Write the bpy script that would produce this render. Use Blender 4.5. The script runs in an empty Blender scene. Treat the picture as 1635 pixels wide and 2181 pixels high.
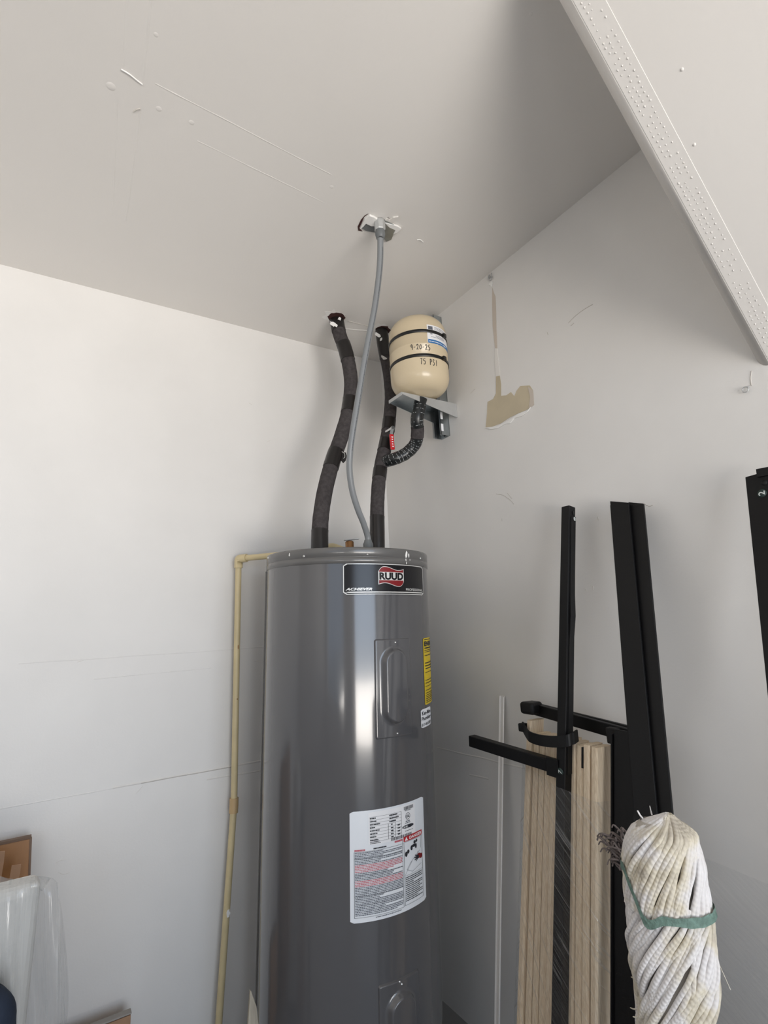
import bpy, bmesh, math, random
from mathutils import Vector, Matrix, noise
C = bpy.context.scene.collection
S = bpy.context.scene
PI = math.pi
V = Vector
# ---------------------------------------------------------------- camera
FPX = 1122.37; IW, IH = 1635, 2181
CAM = V((-1.2289, -1.886, 1.27))
yaw, pit, rol = 0.5704, 0.2036, -0.047
_f = V((math.sin(yaw)*math.cos(pit), math.cos(yaw)*math.cos(pit), math.sin(pit)))
_r = V((math.cos(yaw), -math.sin(yaw), 0)); _u = _r.cross(_f)
RT = _r*math.cos(rol) + _u*math.sin(rol); UP = -_r*math.sin(rol) + _u*math.cos(rol)
cd = bpy.data.cameras.new('camera'); cam = bpy.data.objects.new('camera', cd); C.objects.link(cam)
cd.sensor_fit = 'HORIZONTAL'; cd.sensor_width = 36; cd.lens = FPX/IW*36; cd.clip_start = 0.02
cam.matrix_world = Matrix(((RT.x, UP.x, -_f.x, CAM.x), (RT.y, UP.y, -_f.y, CAM.y), (RT.z, UP.z, -_f.z, CAM.z), (0, 0, 0, 1)))
S.camera = cam
# ---------------------------------------------------------------- world, light, exposure
S.view_settings.view_transform = 'Standard'; S.view_settings.look = 'None'
S.view_settings.gamma = 1; S.view_settings.use_curve_mapping = False
S.view_settings.exposure = -0.02
w = bpy.data.worlds.new('sky'); S.world = w; w.use_nodes = True
w.node_tree.nodes['Background'].inputs[0].default_value = (0.62, 0.78, 1.0, 1)
w.node_tree.nodes['Background'].inputs[1].default_value = 1.0
def area(name, loc, rot, sx, sy, e, col):
    l = bpy.data.lights.new(name, 'AREA'); l.shape = 'RECTANGLE'; l.size = sx; l.size_y = sy; l.energy = e; l.color = col
    o = bpy.data.objects.new(name, l); C.objects.link(o); o.location = loc; o.rotation_euler = rot
    return o
DOOR = (-1.40, -0.10, 2.1); WIN = (-4.2, -2.2, .55, 2.2)                     # the open garage door: x from, x to, height
YB = -3.0; XF = -4.4
DX = (DOOR[0]+DOOR[1])/2; DW = DOOR[1]-DOOR[0]
# daylight through the open door: sky light falling in and sunlit driveway light coming up
area('daylight_ground', (-1.7, YB-3.9, -.015), (PI, 0, 0), 7.0, 4.6, 1500, (1.0, 0.935, 0.86))
area('daylight_sky', (-1.2, YB-6.4, 2.1), (math.radians(90), 0, 0), 9.0, 4.2, 340, (0.72, 0.84, 1.0))

# ---------------------------------------------------------------- helpers
def ray(px, py): return RT*((px-IW/2)/FPX) - UP*((py-IH/2)/FPX) + _f
def at(px, py, x=None, y=None, z=None):
    """point seen at that place of the photograph, on the plane x=, y= or z="""
    d = ray(px, py)
    k, v = (0, x) if x is not None else (1, y) if y is not None else (2, z)
    return CAM + d*((v-CAM[k])/d[k])
HB = V((-.4344, -.3427, 0)); HAX = V((.019, -.0188, 1)).normalized(); HR = .257

WM = {}
def tag(o, label=None, cat=None, group=None, kind=None):
    if label: o['label'] = label
    if cat: o['category'] = cat
    if group: o['group'] = group
    if kind: o['kind'] = kind
    return o
def thing(name, label, cat, loc=(0, 0, 0), group=None, mat=None):
    o = bpy.data.objects.new(name, None); C.objects.link(o); o.empty_display_size = .05
    M = mat if mat else Matrix.Translation(V(loc))
    o.matrix_world = M; WM[o.name] = M.copy()
    return tag(o, label, cat, group)
class MB:
    def __init__(s): s.v = []; s.f = []; s.uv = []; s.sm = []
    def add(s, vs, fs, uvs=None, smooth=False):
        n = len(s.v); s.v += [V(p) for p in vs]
        for i, f in enumerate(fs):
            s.f.append([a+n for a in f]); s.sm.append(smooth)
            s.uv.append(uvs[i] if uvs else None)
        return s
    def box(s, a, b, bev=0):
        a = V(a); b = V(b); x0, y0, z0 = a; x1, y1, z1 = b
        return s.hexa([V((x0, y0, z0)), V((x1, y0, z0)), V((x1, y1, z0)), V((x0, y1, z0)), V((x0, y0, z1)), V((x1, y0, z1)), V((x1, y1, z1)), V((x0, y1, z1))])
    def hexa(s, p):
        return s.add(p, [(3, 2, 1, 0), (4, 5, 6, 7), (0, 1, 5, 4), (1, 2, 6, 5), (2, 3, 7, 6), (3, 0, 4, 7)])
    def beam(s, a, b, u, w_, h):
        """bar from a to b; w_ along u, h along the third axis"""
        a = V(a); b = V(b); d = (b-a).normalized(); u = (V(u)-d*V(u).dot(d)).normalized(); n = d.cross(u)
        q = [(-1, -1), (1, -1), (1, 1), (-1, 1)]
        return s.hexa([c + u*(i*w_/2) + n*(j*h/2) for c in (a, b) for i, j in q])
    def tube(s, pts, r, n=12, cap=True, flat=None):
        pts = [V(p) for p in pts]; m = len(pts)
        rr = r if isinstance(r, (list, tuple)) else [r]*m
        t = [(pts[min(i+1, m-1)]-pts[max(i-1, 0)]).normalized() for i in range(m)]
        u = t[0].orthogonal().normalized(); vs = []; L = 0; ls = []
        for i in range(m):
            u = (u - t[i]*u.dot(t[i])).normalized(); w2 = t[i].cross(u)
            if i: L += (pts[i]-pts[i-1]).length
            ls.append(L)
            for k in range(n):
                a = 2*PI*k/n; vs.append(pts[i] + (u*math.cos(a)+w2*math.sin(a))*rr[i])
        fs = []; uv = []
        for i in range(m-1):
            for k in range(n):
                k2 = (k+1) % n
                fs.append((i*n+k, i*n+k2, (i+1)*n+k2, (i+1)*n+k))
                uv.append(((k/n, ls[i]), ((k+1)/n, ls[i]), ((k+1)/n, ls[i+1]), (k/n, ls[i+1])))
        s.add(vs, fs, uv, True)
        if cap:
            s.add(vs[:n], [tuple(range(n-1, -1, -1))]); s.add(vs[-n:], [tuple(range(n))])
        return s
    def lathe(s, prof, c=(0, 0, 0), ax=(0, 0, 1), n=32, a0=0, a1=2*PI, smooth=True):
        c = V(c); ax = V(ax).normalized(); u = V((1, 0, 0)) if abs(ax.z) > .9 else ax.orthogonal().normalized()
        u = (u-ax*u.dot(ax)).normalized(); w2 = ax.cross(u); full = abs(a1-a0-2*PI) < 1e-6
        m = n if full else n+1; vs = []
        for r, z in prof:
            for k in range(m):
                a = a0+(a1-a0)*k/n; vs.append(c + ax*z + (u*math.cos(a)+w2*math.sin(a))*r)
        fs = []
        for i in range(len(prof)-1):
            for k in range(n):
                k2 = (k+1) % m; fs.append((i*m+k, i*m+k2, (i+1)*m+k2, (i+1)*m+k))
        return s.add(vs, fs, None, smooth)
    def poly(s, pts, nrm, th):
        """flat outline with thickness th along nrm"""
        pts = [V(p) for p in pts]; n = len(pts); nrm = V(nrm).normalized()*th
        q = pts+[p+nrm for p in pts]
        return s.add(q, [tuple(range(n-1, -1, -1)), tuple(range(n, 2*n))]+[(i, (i+1) % n, n+(i+1) % n, n+i) for i in range(n)])
    def grid(s, fn, nu, nv, smooth=True):
        vs = [fn(i/nu, j/nv) for j in range(nv+1) for i in range(nu+1)]
        fs = []; uv = []
        for j in range(nv):
            for i in range(nu):
                a = j*(nu+1)+i; fs.append((a, a+1, a+nu+2, a+nu+1))
                uv.append(((i/nu, j/nv), ((i+1)/nu, j/nv), ((i+1)/nu, (j+1)/nv), (i/nu, (j+1)/nv)))
        return s.add(vs, fs, uv, smooth)
    def build(s, name, mat, parent=None, local=False, bevel=0, bseg=2, label=None, kind=None):
        me = bpy.data.meshes.new(name); me.from_pydata([tuple(p) for p in s.v], [], s.f); me.materials.append(mat)
        if any(x is not None for x in s.uv):
            ul = me.uv_layers.new(name='UVMap')
            for p in me.polygons:
                q = s.uv[p.index]
                if q:
                    for k, li in enumerate(p.loop_indices): ul.data[li].uv = q[k]
        for p in me.polygons: p.use_smooth = s.sm[p.index]
        if parent is not None and not local:
            M = WM.get(parent.name)
            if M: me.transform(M.inverted())
        o = bpy.data.objects.new(name, me); C.objects.link(o)
        if parent is not None:
            o.parent = parent
            WM[o.name] = WM.get(parent.name, Matrix())
        if bevel:
            m = o.modifiers.new('bevel', 'BEVEL'); m.width = bevel; m.segments = bseg; m.limit_method = 'ANGLE'; m.angle_limit = .6
            m.harden_normals = False
        if label: o['label'] = label
        if kind: o['kind'] = kind
        return o
def spline(pts, k=8):
    pts = [V(p) for p in pts]; P = [pts[0]*2-pts[1]]+pts+[pts[-1]*2-pts[-2]]; out = []
    for i in range(1, len(P)-2):
        for j in range(k):
            t = j/k; a, b, c, d = P[i-1:i+3]
            out.append(.5*((2*b)+(c-a)*t+(2*a-5*b+4*c-d)*t*t+(-a+3*b-3*c+d)*t**3))
    out.append(pts[-1]); return out

def mat(name, col, rough=.6, metal=0, spec=.5, bump=0, bscale=60, var=0, vscale=4, coat=0, stretch=None, col2=None, vstretch=None):
    m = bpy.data.materials.new(name); m.use_nodes = True; n = m.node_tree.nodes; l = m.node_tree.links; b = n['Principled BSDF']
    b.inputs['Base Color'].default_value = (*col, 1); b.inputs['Roughness'].default_value = rough
    b.inputs['Metallic'].default_value = metal; b.inputs['Specular IOR Level'].default_value = spec
    b.inputs['Coat Weight'].default_value = coat; b.inputs['Coat Roughness'].default_value = .08
    tc = n.new('ShaderNodeTexCoord')
    def nz(sc, st, det=4):
        mp = n.new('ShaderNodeMapping'); l.new(tc.outputs['Object'], mp.inputs[0])
        mp.inputs['Scale'].default_value = st or (1, 1, 1)
        t = n.new('ShaderNodeTexNoise'); t.inputs['Scale'].default_value = sc; t.inputs['Detail'].default_value = det
        l.new(mp.outputs[0], t.inputs['Vector']); return t
    if var or col2:
        t = nz(vscale, vstretch or stretch); r = n.new('ShaderNodeValToRGB'); l.new(t.outputs['Fac'], r.inputs[0])
        c2 = col2 or tuple(max(0, x*(1-var)) for x in col)
        r.color_ramp.elements[0].color = (*c2, 1); r.color_ramp.elements[1].color = (*col, 1)
        r.color_ramp.elements[0].position = .35; r.color_ramp.elements[1].position = .65
        l.new(r.outputs[0], b.inputs['Base Color'])
    if bump:
        t = nz(bscale, stretch); bp = n.new('ShaderNodeBump'); bp.inputs['Strength'].default_value = bump; bp.inputs['Distance'].default_value = .002
        l.new(t.outputs['Fac'], bp.inputs['Height']); l.new(bp.outputs[0], b.inputs['Normal'])
    return m
M = {}
M['paint'] = mat('white_wall_paint', (.79, .772, .748), .55, bump=.10, bscale=170, var=.05, vscale=3.0)
M['ceil'] = mat('ceiling_paint', (.80, .775, .745), .6, bump=.10, bscale=150, var=.03, vscale=1.6)
M['seam'] = mat('joint_compound', (.77, .745, .71), .6, bump=.15, bscale=90)
M['scuff'] = mat('scuffed_paint', (.58, .55, .51), .8, bump=.2, bscale=90)
M['white'] = mat('fresh_white_paint', (.86, .85, .83), .5, bump=.2, bscale=120)
M['rear'] = mat('white_rear_wall_board', (.70, .68, .65), .8, var=.05)
M['kraft'] = mat('torn_drywall_paper', (.58, .50, .36), .85, bump=.3, bscale=80, var=.12, vscale=9)
M['kraft2'] = mat('thin_skimmed_paper', (.60, .53, .46), .85, bump=.3, bscale=80)
M['concrete'] = mat('concrete_floor', (.26, .255, .25), .45, bump=.2, bscale=30, var=.2, vscale=3)
M['drive'] = mat('driveway_concrete', (.6, .58, .54), .85, var=.15, vscale=2)
M['jacket'] = mat('grey_enamelled_steel', (.092, .091, .096), .16, 0, .7, bump=.05, bscale=5, stretch=(1, 1, .35), coat=.6)
M['lid'] = mat('grey_enamelled_lid', (.115, .112, .11), .26, 0, .6, bump=.02, bscale=20, coat=.3)
M['screw'] = mat('bright_screw_steel', (.75, .75, .75), .25, 1)
M['galv'] = mat('galvanised_steel', (.50, .54, .56), .30, 1, bump=.1, bscale=40, var=.25, vscale=14)
M['galv2'] = mat('dull_galvanised_steel', (.58, .59, .59), .5, .6, bump=.1, bscale=60, var=.15, vscale=10)
M['black_label'] = mat('black_gloss_label', (.006, .006, .008), .22, 0, .5)
M['silver'] = mat('silver_print', (.72, .72, .70), .35, .3)
M['red'] = mat('red_print', (.20, .004, .008), .4)
M['danger_red'] = mat('danger_red_print', (.50, .03, .04), .4)
M['label'] = mat('white_label_paper', (.80, .83, .87), .38)
M['label2'] = mat('inner_white_label_paper', (.88, .88, .90), .42)
M['ink'] = mat('black_ink', (.02, .022, .03), .5)
M['greyink'] = mat('dark_grey_ink', (.12, .13, .16), .5)
M['redink'] = mat('pale_red_ink', (.55, .12, .15), .5)
M['yellow'] = mat('yellow_label_paper', (.72, .52, .02), .45, var=.12, vscale=20)
M['foam'] = mat('charcoal_foam_insulation', (.075, .067, .068), .95, 0, .25, bump=.6, bscale=220, var=.3, vscale=90)
M['tape'] = mat('black_vinyl_tape', (.012, .010, .010), .32, 0, .5, bump=.25, bscale=28)
M['wrap'] = mat('black_wrap_tape', (.010, .012, .013), .30, 0, .5, bump=.3, bscale=40)
M['wrap_print'] = mat('grey_tape_print', (.42, .44, .45), .5)
M['conduit'] = mat('grey_pvc_conduit', (.22, .232, .242), .38, 0, .5, bump=.05, bscale=30)
M['fitting'] = mat('grey_plastic_fitting', (.15, .16, .165), .45)
M['brass'] = mat('weathered_brass', (.38, .20, .09), .42, .75, bump=.3, bscale=50, var=.3, vscale=30)
M['cpvc'] = mat('cream_cpvc_pipe', (.70, .58, .34), .38, 0, .5, var=.10, vscale=14)
M['cpvc2'] = mat('tan_cpvc_fitting', (.60, .42, .22), .4, 0, .5, var=.10, vscale=14)
M['tank'] = mat('cream_enamel', (.66, .55, .38), .26, 0, .45, coat=.1, bump=.015, bscale=6)
M['strap'] = mat('black_nylon_strap', (.008, .008, .008), .35)
M['blue'] = mat('blue_label_print', (.02, .16, .42), .45)
M['redgrip'] = mat('red_vinyl_grip', (.60, .015, .02), .3, 0, .5, coat=.3)
M['blacksteel'] = mat('black_powder_coated_steel', (.005, .005, .0055), .45, 0, .25, bump=.08, bscale=300)
M['blackplastic'] = mat('black_plastic', (.006, .006, .0065), .5, 0, .35)
M['sticker'] = mat('dark_green_sticker', (.02, .04, .035), .5)
M['numeral'] = mat('white_numeral_print', (.75, .8, .78), .5)
M['mopgreen'] = mat('green_mesh_band', (.17, .27, .225), .8, bump=.8, bscale=260, var=.35, vscale=160)
M['duster'] = mat('dusty_brown_fringe', (.24, .20, .19), .95, bump=.5, bscale=150, var=.4, vscale=60)
M['ply'] = mat('varnished_plywood', (.34, .155, .045), .45, var=.25, vscale=6, stretch=(3, 3, .8), bump=.1, bscale=40)
M['plyedge'] = mat('dark_board_edge', (.16, .10, .065), .6)
M['card'] = mat('brown_cardboard', (.42, .25, .15), .85, bump=.2, bscale=60, var=.12, vscale=14)
M['greylid'] = mat('grey_tape_top', (.33, .31, .29), .7)
M['foamwhite'] = mat('white_foam_block', (.72, .71, .68), .85, bump=.5, bscale=90, var=.06, vscale=12)
M['navy'] = mat('navy_cloth', (.02, .032, .06), .8, bump=.4, bscale=90, var=.3, vscale=12)
M['shim'] = mat('pale_weathered_wood', (.40, .36, .29), .7, var=.35, vscale=18, stretch=(5, 5, .6), bump=.3, bscale=40)
M['hole'] = mat('dark_ceiling_gap', (.05, .014, .012), .9)

def wood(name, c1, c2):
    m = bpy.data.materials.new(name); m.use_nodes = True; n = m.node_tree.nodes; l = m.node_tree.links; b = n['Principled BSDF']
    tc = n.new('ShaderNodeTexCoord'); mp = n.new('ShaderNodeMapping'); l.new(tc.outputs['Object'], mp.inputs[0]); mp.inputs['Scale'].default_value = (14, 14, .25)
    inf = n.new('ShaderNodeObjectInfo'); ad = n.new('ShaderNodeVectorMath'); ad.operation = 'ADD'; l.new(inf.outputs['Random'], ad.inputs[1])
    l.new(tc.outputs['Object'], ad.inputs[0]); l.new(ad.outputs[0], mp.inputs[0])
    t = n.new('ShaderNodeTexNoise'); t.inputs['Scale'].default_value = 28; t.inputs['Detail'].default_value = 5; l.new(mp.outputs[0], t.inputs[0])
    r = n.new('ShaderNodeValToRGB'); r.color_ramp.elements[0].color = (*c1, 1); r.color_ramp.elements[1].color = (*c2, 1)
    r.color_ramp.elements[0].position = .35; r.color_ramp.elements[1].position = .62
    l.new(t.outputs['Fac'], r.inputs[0]); l.new(r.outputs[0], b.inputs['Base Color']); b.inputs['Roughness'].default_value = .6
    return m
M['slat'] = wood('pale_birch_slat', (.70, .55, .38), (.84, .70, .52))

def film(name, streak_scale, rot, base, gloss, tint=(.9, .92, .95), stretch=(1, 1, 30), lo=.50, hi=.72, amp=.5, edge=0, gk=0.0, gr=.09):
    """clear stretch film: see-through, glossy, with whitish stretch streaks"""
    m = bpy.data.materials.new(name); m.use_nodes = True; n = m.node_tree.nodes; l = m.node_tree.links; n.clear()
    out = n.new('ShaderNodeOutputMaterial'); tr = n.new('ShaderNodeBsdfTransparent'); tr.inputs[0].default_value = (.965, .97, .975, 1)
    gl = n.new('ShaderNodeBsdfGlossy'); gl.inputs['Roughness'].default_value = gr
    df = n.new('ShaderNodeBsdfDiffuse'); df.inputs[0].default_value = (*tint, 1)
    tc = n.new('ShaderNodeTexCoord'); mp = n.new('ShaderNodeMapping'); mp.vector_type = 'TEXTURE'; mp.inputs['Rotation'].default_value = rot; mp.inputs['Scale'].default_value = stretch
    l.new(tc.outputs['UV'], mp.inputs[0])
    t = n.new('ShaderNodeTexNoise'); t.inputs['Scale'].default_value = streak_scale; t.inputs['Detail'].default_value = 3; l.new(mp.outputs[0], t.inputs[0])
    t2 = n.new('ShaderNodeTexNoise'); t2.inputs['Scale'].default_value = 4; l.new(tc.outputs['UV'], t2.inputs[0])
    r = n.new('ShaderNodeMapRange'); r.inputs[1].default_value = lo; r.inputs[2].default_value = hi; r.inputs[3].default_value = base; r.inputs[4].default_value = base+amp
    l.new(t.outputs['Fac'], r.inputs[0])
    mu = n.new('ShaderNodeMath'); mu.operation = 'MULTIPLY'; l.new(r.outputs[0], mu.inputs[0])
    r2 = n.new('ShaderNodeMapRange'); r2.inputs[1].default_value = .35; r2.inputs[2].default_value = .65; r2.inputs[3].default_value = .45; r2.inputs[4].default_value = 1.0
    l.new(t2.outputs['Fac'], r2.inputs[0]); l.new(r2.outputs[0], mu.inputs[1])
    if edge:                                                           # the sheet thins out towards its upper and left border
        sx = n.new('ShaderNodeSeparateXYZ'); l.new(tc.outputs['UV'], sx.inputs[0]); fz = None
        for k, (a_, b_) in enumerate(((.0, .45), (.0, .40))):
            q = n.new('ShaderNodeMapRange'); q.inputs[1].default_value = a_; q.inputs[2].default_value = b_; l.new(sx.outputs[k], q.inputs[0])
            z = n.new('ShaderNodeMath'); z.operation = 'MULTIPLY'; l.new(q.outputs[0], z.inputs[0]); l.new(mu.outputs[0], z.inputs[1]); mu = z
    bp = n.new('ShaderNodeBump'); bp.inputs['Strength'].default_value = 1.0; bp.inputs['Distance'].default_value = .006
    l.new(t.outputs['Fac'], bp.inputs['Height']); l.new(bp.outputs[0], gl.inputs['Normal'])
    m1 = n.new('ShaderNodeMixShader'); l.new(mu.outputs[0], m1.inputs[0]); l.new(tr.outputs[0], m1.inputs[1]); l.new(df.outputs[0], m1.inputs[2])
    m2 = n.new('ShaderNodeMixShader'); gf = n.new('ShaderNodeMath'); gf.operation = 'MULTIPLY_ADD'; gf.inputs[1].default_value = gk; gf.inputs[2].default_value = gloss
    l.new(mu.outputs[0], gf.inputs[0]); l.new(gf.outputs[0], m2.inputs[0]); l.new(m1.outputs[0], m2.inputs[1]); l.new(gl.outputs[0], m2.inputs[2])
    l.new(m2.outputs[0], out.inputs[0]); return m
M['film'] = film('clear_stretch_film', 5, (0, 0, math.radians(-52)), .012, .04, stretch=(1.0, .022, 1), lo=.56, hi=.80, amp=.30, gk=1.6, gr=.22)
M['film2'] = film('clear_stretch_film_sheet', 5, (0, 0, math.radians(24)), .28, .05, tint=(.36, .38, .41), stretch=(1.6, .045, 1), lo=.45, hi=.75, amp=.65, edge=1)
M['drape'] = film('milky_plastic_sheeting', 3, (0, 0, math.radians(80)), .16, .05, tint=(.60, .61, .60), stretch=(2.0, .22, 1), lo=.45, hi=.72, amp=.55, gk=.2, gr=.2)

def yarn():
    m = bpy.data.materials.new('cotton_mop_yarn'); m.use_nodes = True; n = m.node_tree.nodes; l = m.node_tree.links; b = n['Principled BSDF']
    b.inputs['Roughness'].default_value = .95; b.inputs['Specular IOR Level'].default_value = .15
    tc = n.new('ShaderNodeTexCoord'); t = n.new('ShaderNodeTexNoise'); t.inputs['Scale'].default_value = 14; t.inputs['Detail'].default_value = 6
    l.new(tc.outputs['Object'], t.inputs[0]); r = n.new('ShaderNodeValToRGB'); e = r.color_ramp.elements
    e[0].position = .30; e[0].color = (.45, .40, .33, 1); e[1].position = .52; e[1].color = (.74, .71, .69, 1)
    x = e.new(.42); x.color = (.68, .62, .50, 1); x = e.new(.70); x.color = (.78, .76, .76, 1)
    l.new(t.outputs['Fac'], r.inputs[0]); l.new(r.outputs[0], b.inputs['Base Color'])
    mp = n.new('ShaderNodeMapping'); l.new(tc.outputs['UV'], mp.inputs[0]); mp.inputs['Rotation'].default_value = (0, 0, .0); mp.inputs['Scale'].default_value = (1, 150, 1)
    sx = n.new('ShaderNodeSeparateXYZ'); l.new(mp.outputs[0], sx.inputs[0])
    a = n.new('ShaderNodeMath'); a.operation = 'ADD'; l.new(sx.outputs[0], a.inputs[0]); l.new(sx.outputs[1], a.inputs[1])
    mm = n.new('ShaderNodeMath'); mm.operation = 'MULTIPLY'; mm.inputs[1].default_value = 2*PI; l.new(a.outputs[0], mm.inputs[0])
    si = n.new('ShaderNodeMath'); si.operation = 'SINE'; l.new(mm.outputs[0], si.inputs[0])
    bp = n.new('ShaderNodeBump'); bp.inputs['Strength'].default_value = .35; bp.inputs['Distance'].default_value = .0008
    l.new(si.outputs[0], bp.inputs['Height']); l.new(bp.outputs[0], b.inputs['Normal']); return m
M['yarn'] = yarn()
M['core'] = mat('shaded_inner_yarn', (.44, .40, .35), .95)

# ---------------------------------------------------------------- the room
HC = 2.442
def struct(name, mb, m, **k): return mb.build(name, m, kind='structure', **k)
floor = struct('floor', MB().box((XF, YB, -.1), (0, 0, 0)), M['concrete'])
ceiling = struct('ceiling', MB().box((XF, YB, HC), (0.0, 0.0, HC+.1)), M['ceil'])
wall_left = struct('wall_left', MB().box((XF-.1, 0, -.1), (.1, .1, HC+.1)), M['paint'])
wall_right = struct('wall_right', MB().box((0, YB, -.1), (.1, 0, HC+.1)), M['paint'])
struct('wall_far', MB().box((XF-.1, YB-.1, -.1), (XF, 0, HC+.1)), M['rear'])
wr = MB(); wr.box((XF, YB-.1, -.1), (WIN[0], YB, HC+.1)); wr.box((WIN[1], YB-.1, -.1), (DOOR[0], YB, HC+.1)); wr.box((DOOR[1], YB-.1, -.1), (.1, YB, HC+.1))
wr.box((DOOR[0], YB-.1, DOOR[2]), (DOOR[1], YB, HC+.1)); wr.box((WIN[0], YB-.1, WIN[3]), (WIN[1], YB, HC+.1)); wr.box((WIN[0], YB-.1, -.1), (WIN[1], YB, WIN[2]))
struct('wall_rear', wr, M['rear'])
struct('driveway', MB().box((-14, -22, -.12), (12, YB-.1, -.02)), M['drive'])

# sloped underside of the stair above, right of the frame
SY = -1.449; SZ = 1.751; SX = -(HC-SZ)*.535/(2.344-SZ)
bm = bmesh.new()
tri = [V((0.0, 0, SZ)), V((SX, 0, HC)), V((0.0, 0, HC))]
va = [bm.verts.new(p+V((0, SY, 0))) for p in tri]; vb = [bm.verts.new(p+V((0, YB, 0))) for p in tri]
bm.faces.new(va[::-1]); bm.faces.new(vb)
for i in range(3): bm.faces.new((va[i], va[(i+1) % 3], vb[(i+1) % 3], vb[i]))
bm.edges.ensure_lookup_table()
ed = [e for e in bm.edges if {e.verts[0], e.verts[1]} == {va[0], va[1]}]
bmesh.ops.bevel(bm, geom=ed, offset=.022, segments=6, affect='EDGES', profile=.5)
bmesh.ops.recalc_face_normals(bm, faces=bm.faces)
me = bpy.data.meshes.new('stair_soffit'); bm.to_mesh(me); bm.free(); me.materials.append(M['ceil'])
for p in me.polygons: p.use_smooth = p.area < .06
soffit = bpy.data.objects.new('stair_soffit', me); C.objects.link(soffit); tag(soffit, kind='structure')
sd = (V((SX, 0, HC))-V((0, 0, SZ))).normalized(); sn = V((-sd.z, 0, sd.x)); sn = sn if sn.z < 0 else -sn   # outwards, downwards
slen = (V((SX, 0, HC))-V((0, 0, SZ))).length
def sop(s, y, h=0): return V((0, 0, SZ)) + sd*s + V((0, y, 0)) + sn*h
mb = MB(); mb.hexa([sop(s, SY-yy, h) for h in (-.001, .0006) for s, yy in ((.01, .024), (slen, .024), (slen, .066), (.01, .066))])
mb.build('corner_bead_flange', M['ceil'], soffit, bevel=.0006)
random.seed(3); mb = MB()
for row, yy in enumerate((.034, .043, .054)):
    s = .03+row*.004
    while s < slen:
        p = sop(s, SY-yy+random.uniform(-.0012, .0012), .0008); h = random.uniform(.0006, .0016); r = random.uniform(.0016, .0026)
        a = [p+sd*r, p+V((0, r, 0)), p-sd*r, p-V((0, r, 0)), p+sn*h]
        if random.random() < .85: mb.add(a, [(0, 1, 4), (1, 2, 4), (2, 3, 4), (3, 0, 4)])
        s += random.uniform(.008, .0125)
mb.build('bead_perforations', M['ceil'], soffit, kind='stuff')

def ridge(parent, name, a, b, nrm, w_, h, m):
    """low rounded ridge of joint compound"""
    a = V(a); b = V(b); nrm = V(nrm); d = (b-a).normalized(); u = nrm.cross(d)
    N = 24; prof = [(-.5, 0), (-.25, .8), (0, 1), (.25, .8), (.5, 0)]; vs = []; fs = []
    for i in range(N+1):
        p = a.lerp(b, i/N); j = noise.noise(p*9)*.35
        for q, hh in prof: vs.append(p+u*(w_*(q+j))+nrm*(h*hh*(1+.6*noise.noise(p*31))-.0002))
    for i in range(N):
        for k in range(4): fs.append((i*5+k, i*5+k+1, i*5+k+6, i*5+k+5))
    return MB().add(vs, fs, None, True).build(name, m, parent)
NL, NR, NC = (0, -1, 0), (-1, 0, 0), (0, 0, -1)
def wl(px, py, o=0): return at(px, py, y=-o)
def wrt(px, py, o=0): return at(px, py, x=-o)
def cl(px, py, o=0): return at(px, py, z=HC-o)
ridge(wall_left, 'joint_ridge', wl(40, 1413), wl(560, 1378), NL, .006, .0011, M['paint'])
ridge(wall_left, 'joint_ridge', wl(200, 1446), wl(450, 1422), NL, .004, .0009, M['paint'])
ridge(wall_left, 'joint_ridge', wl(0, 1723), wl(301, 1668), NL, .004, .0012, M['paint'])
ridge(wall_left, 'joint_ridge', wl(240, 1679), wl(560, 1619), NL, .007, .0022, M['seam'])
ridge(wall_left, 'joint_ridge', wl(300, 1668), wl(500, 1631), NL, .006, .0022, M['scuff'])
ridge(wall_left, 'joint_ridge', wl(440, 1660), wl(560, 1640), NL, .006, .0016, M['seam'])
ridge(wall_right, 'joint_ridge', wrt(930, 1592), wrt(1115, 1636), NR, .006, .0013, M['seam'])
ridge(wall_right, 'joint_ridge', wrt(1000, 1650), wrt(1040, 1660), NR, .006, .0013, M['seam'])
# the scratches, dimples and tape edges of the ceiling
ridge(ceiling, 'tape_edge', cl(322, 0), cl(303, 172), NC, .006, 0.0009, M['ceil'])
ridge(ceiling, 'tape_edge', cl(298, 240), cl(268, 470), NC, .006, 0.0009, M['ceil'])
ridge(ceiling, 'tape_edge', cl(250, 210), cl(240, 460), NC, .005, 0.0007, M['ceil'])
ridge(ceiling, 'tape_edge', cl(270, 0), cl(262, 140), NC, .006, 0.00049, M['ceil'])
ridge(ceiling, 'tape_edge', cl(330, 178), cl(705, 372), NC, .004, 0.0008, M['ceil'])
ridge(ceiling, 'tape_edge', cl(420, 300), cl(690, 432), NC, .004, 0.0007, M['ceil'])
ridge(ceiling, 'tape_edge', cl(735, 700), cl(800, 706), NC, .008, .0022, M['ceil'])
ridge(ceiling, 'tape_edge', cl(740, 683), cl(792, 697), NC, .005, .0018, M['scuff'])
def scratch(parent, pts, r, m, name='scratch'): return MB().tube(spline(pts, 5), r, 6).build(name, m, parent)
scratch(ceiling, [cl(258, 148, .001), cl(275, 158, .001), cl(290, 170, .001), cl(303, 180, .001)], .0016, M['white'])
scratch(ceiling, [cl(888, 511, .001), cl(895, 511, .001), cl(901, 516, .001)], .0018, M['white'])
scratch(ceiling, [cl(284, 238, .001), cl(292, 233, .001), cl(299, 232, .001)], .0015, M['scuff'])
for px, py, r in ((236, 184, .010), (408, 261, .0065), (338, 232, .007), (706, 398, .006), (218, 558, .004), (332, 74, .005), (1130, 30, .004)):
    MB().lathe([(r, 0), (r*.8, r*.08), (r*.4, r*.12), (0.0001, r*.13)], cl(px, py), NC, 14).build('screw_dimple', M['ceil'], ceiling)
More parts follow.
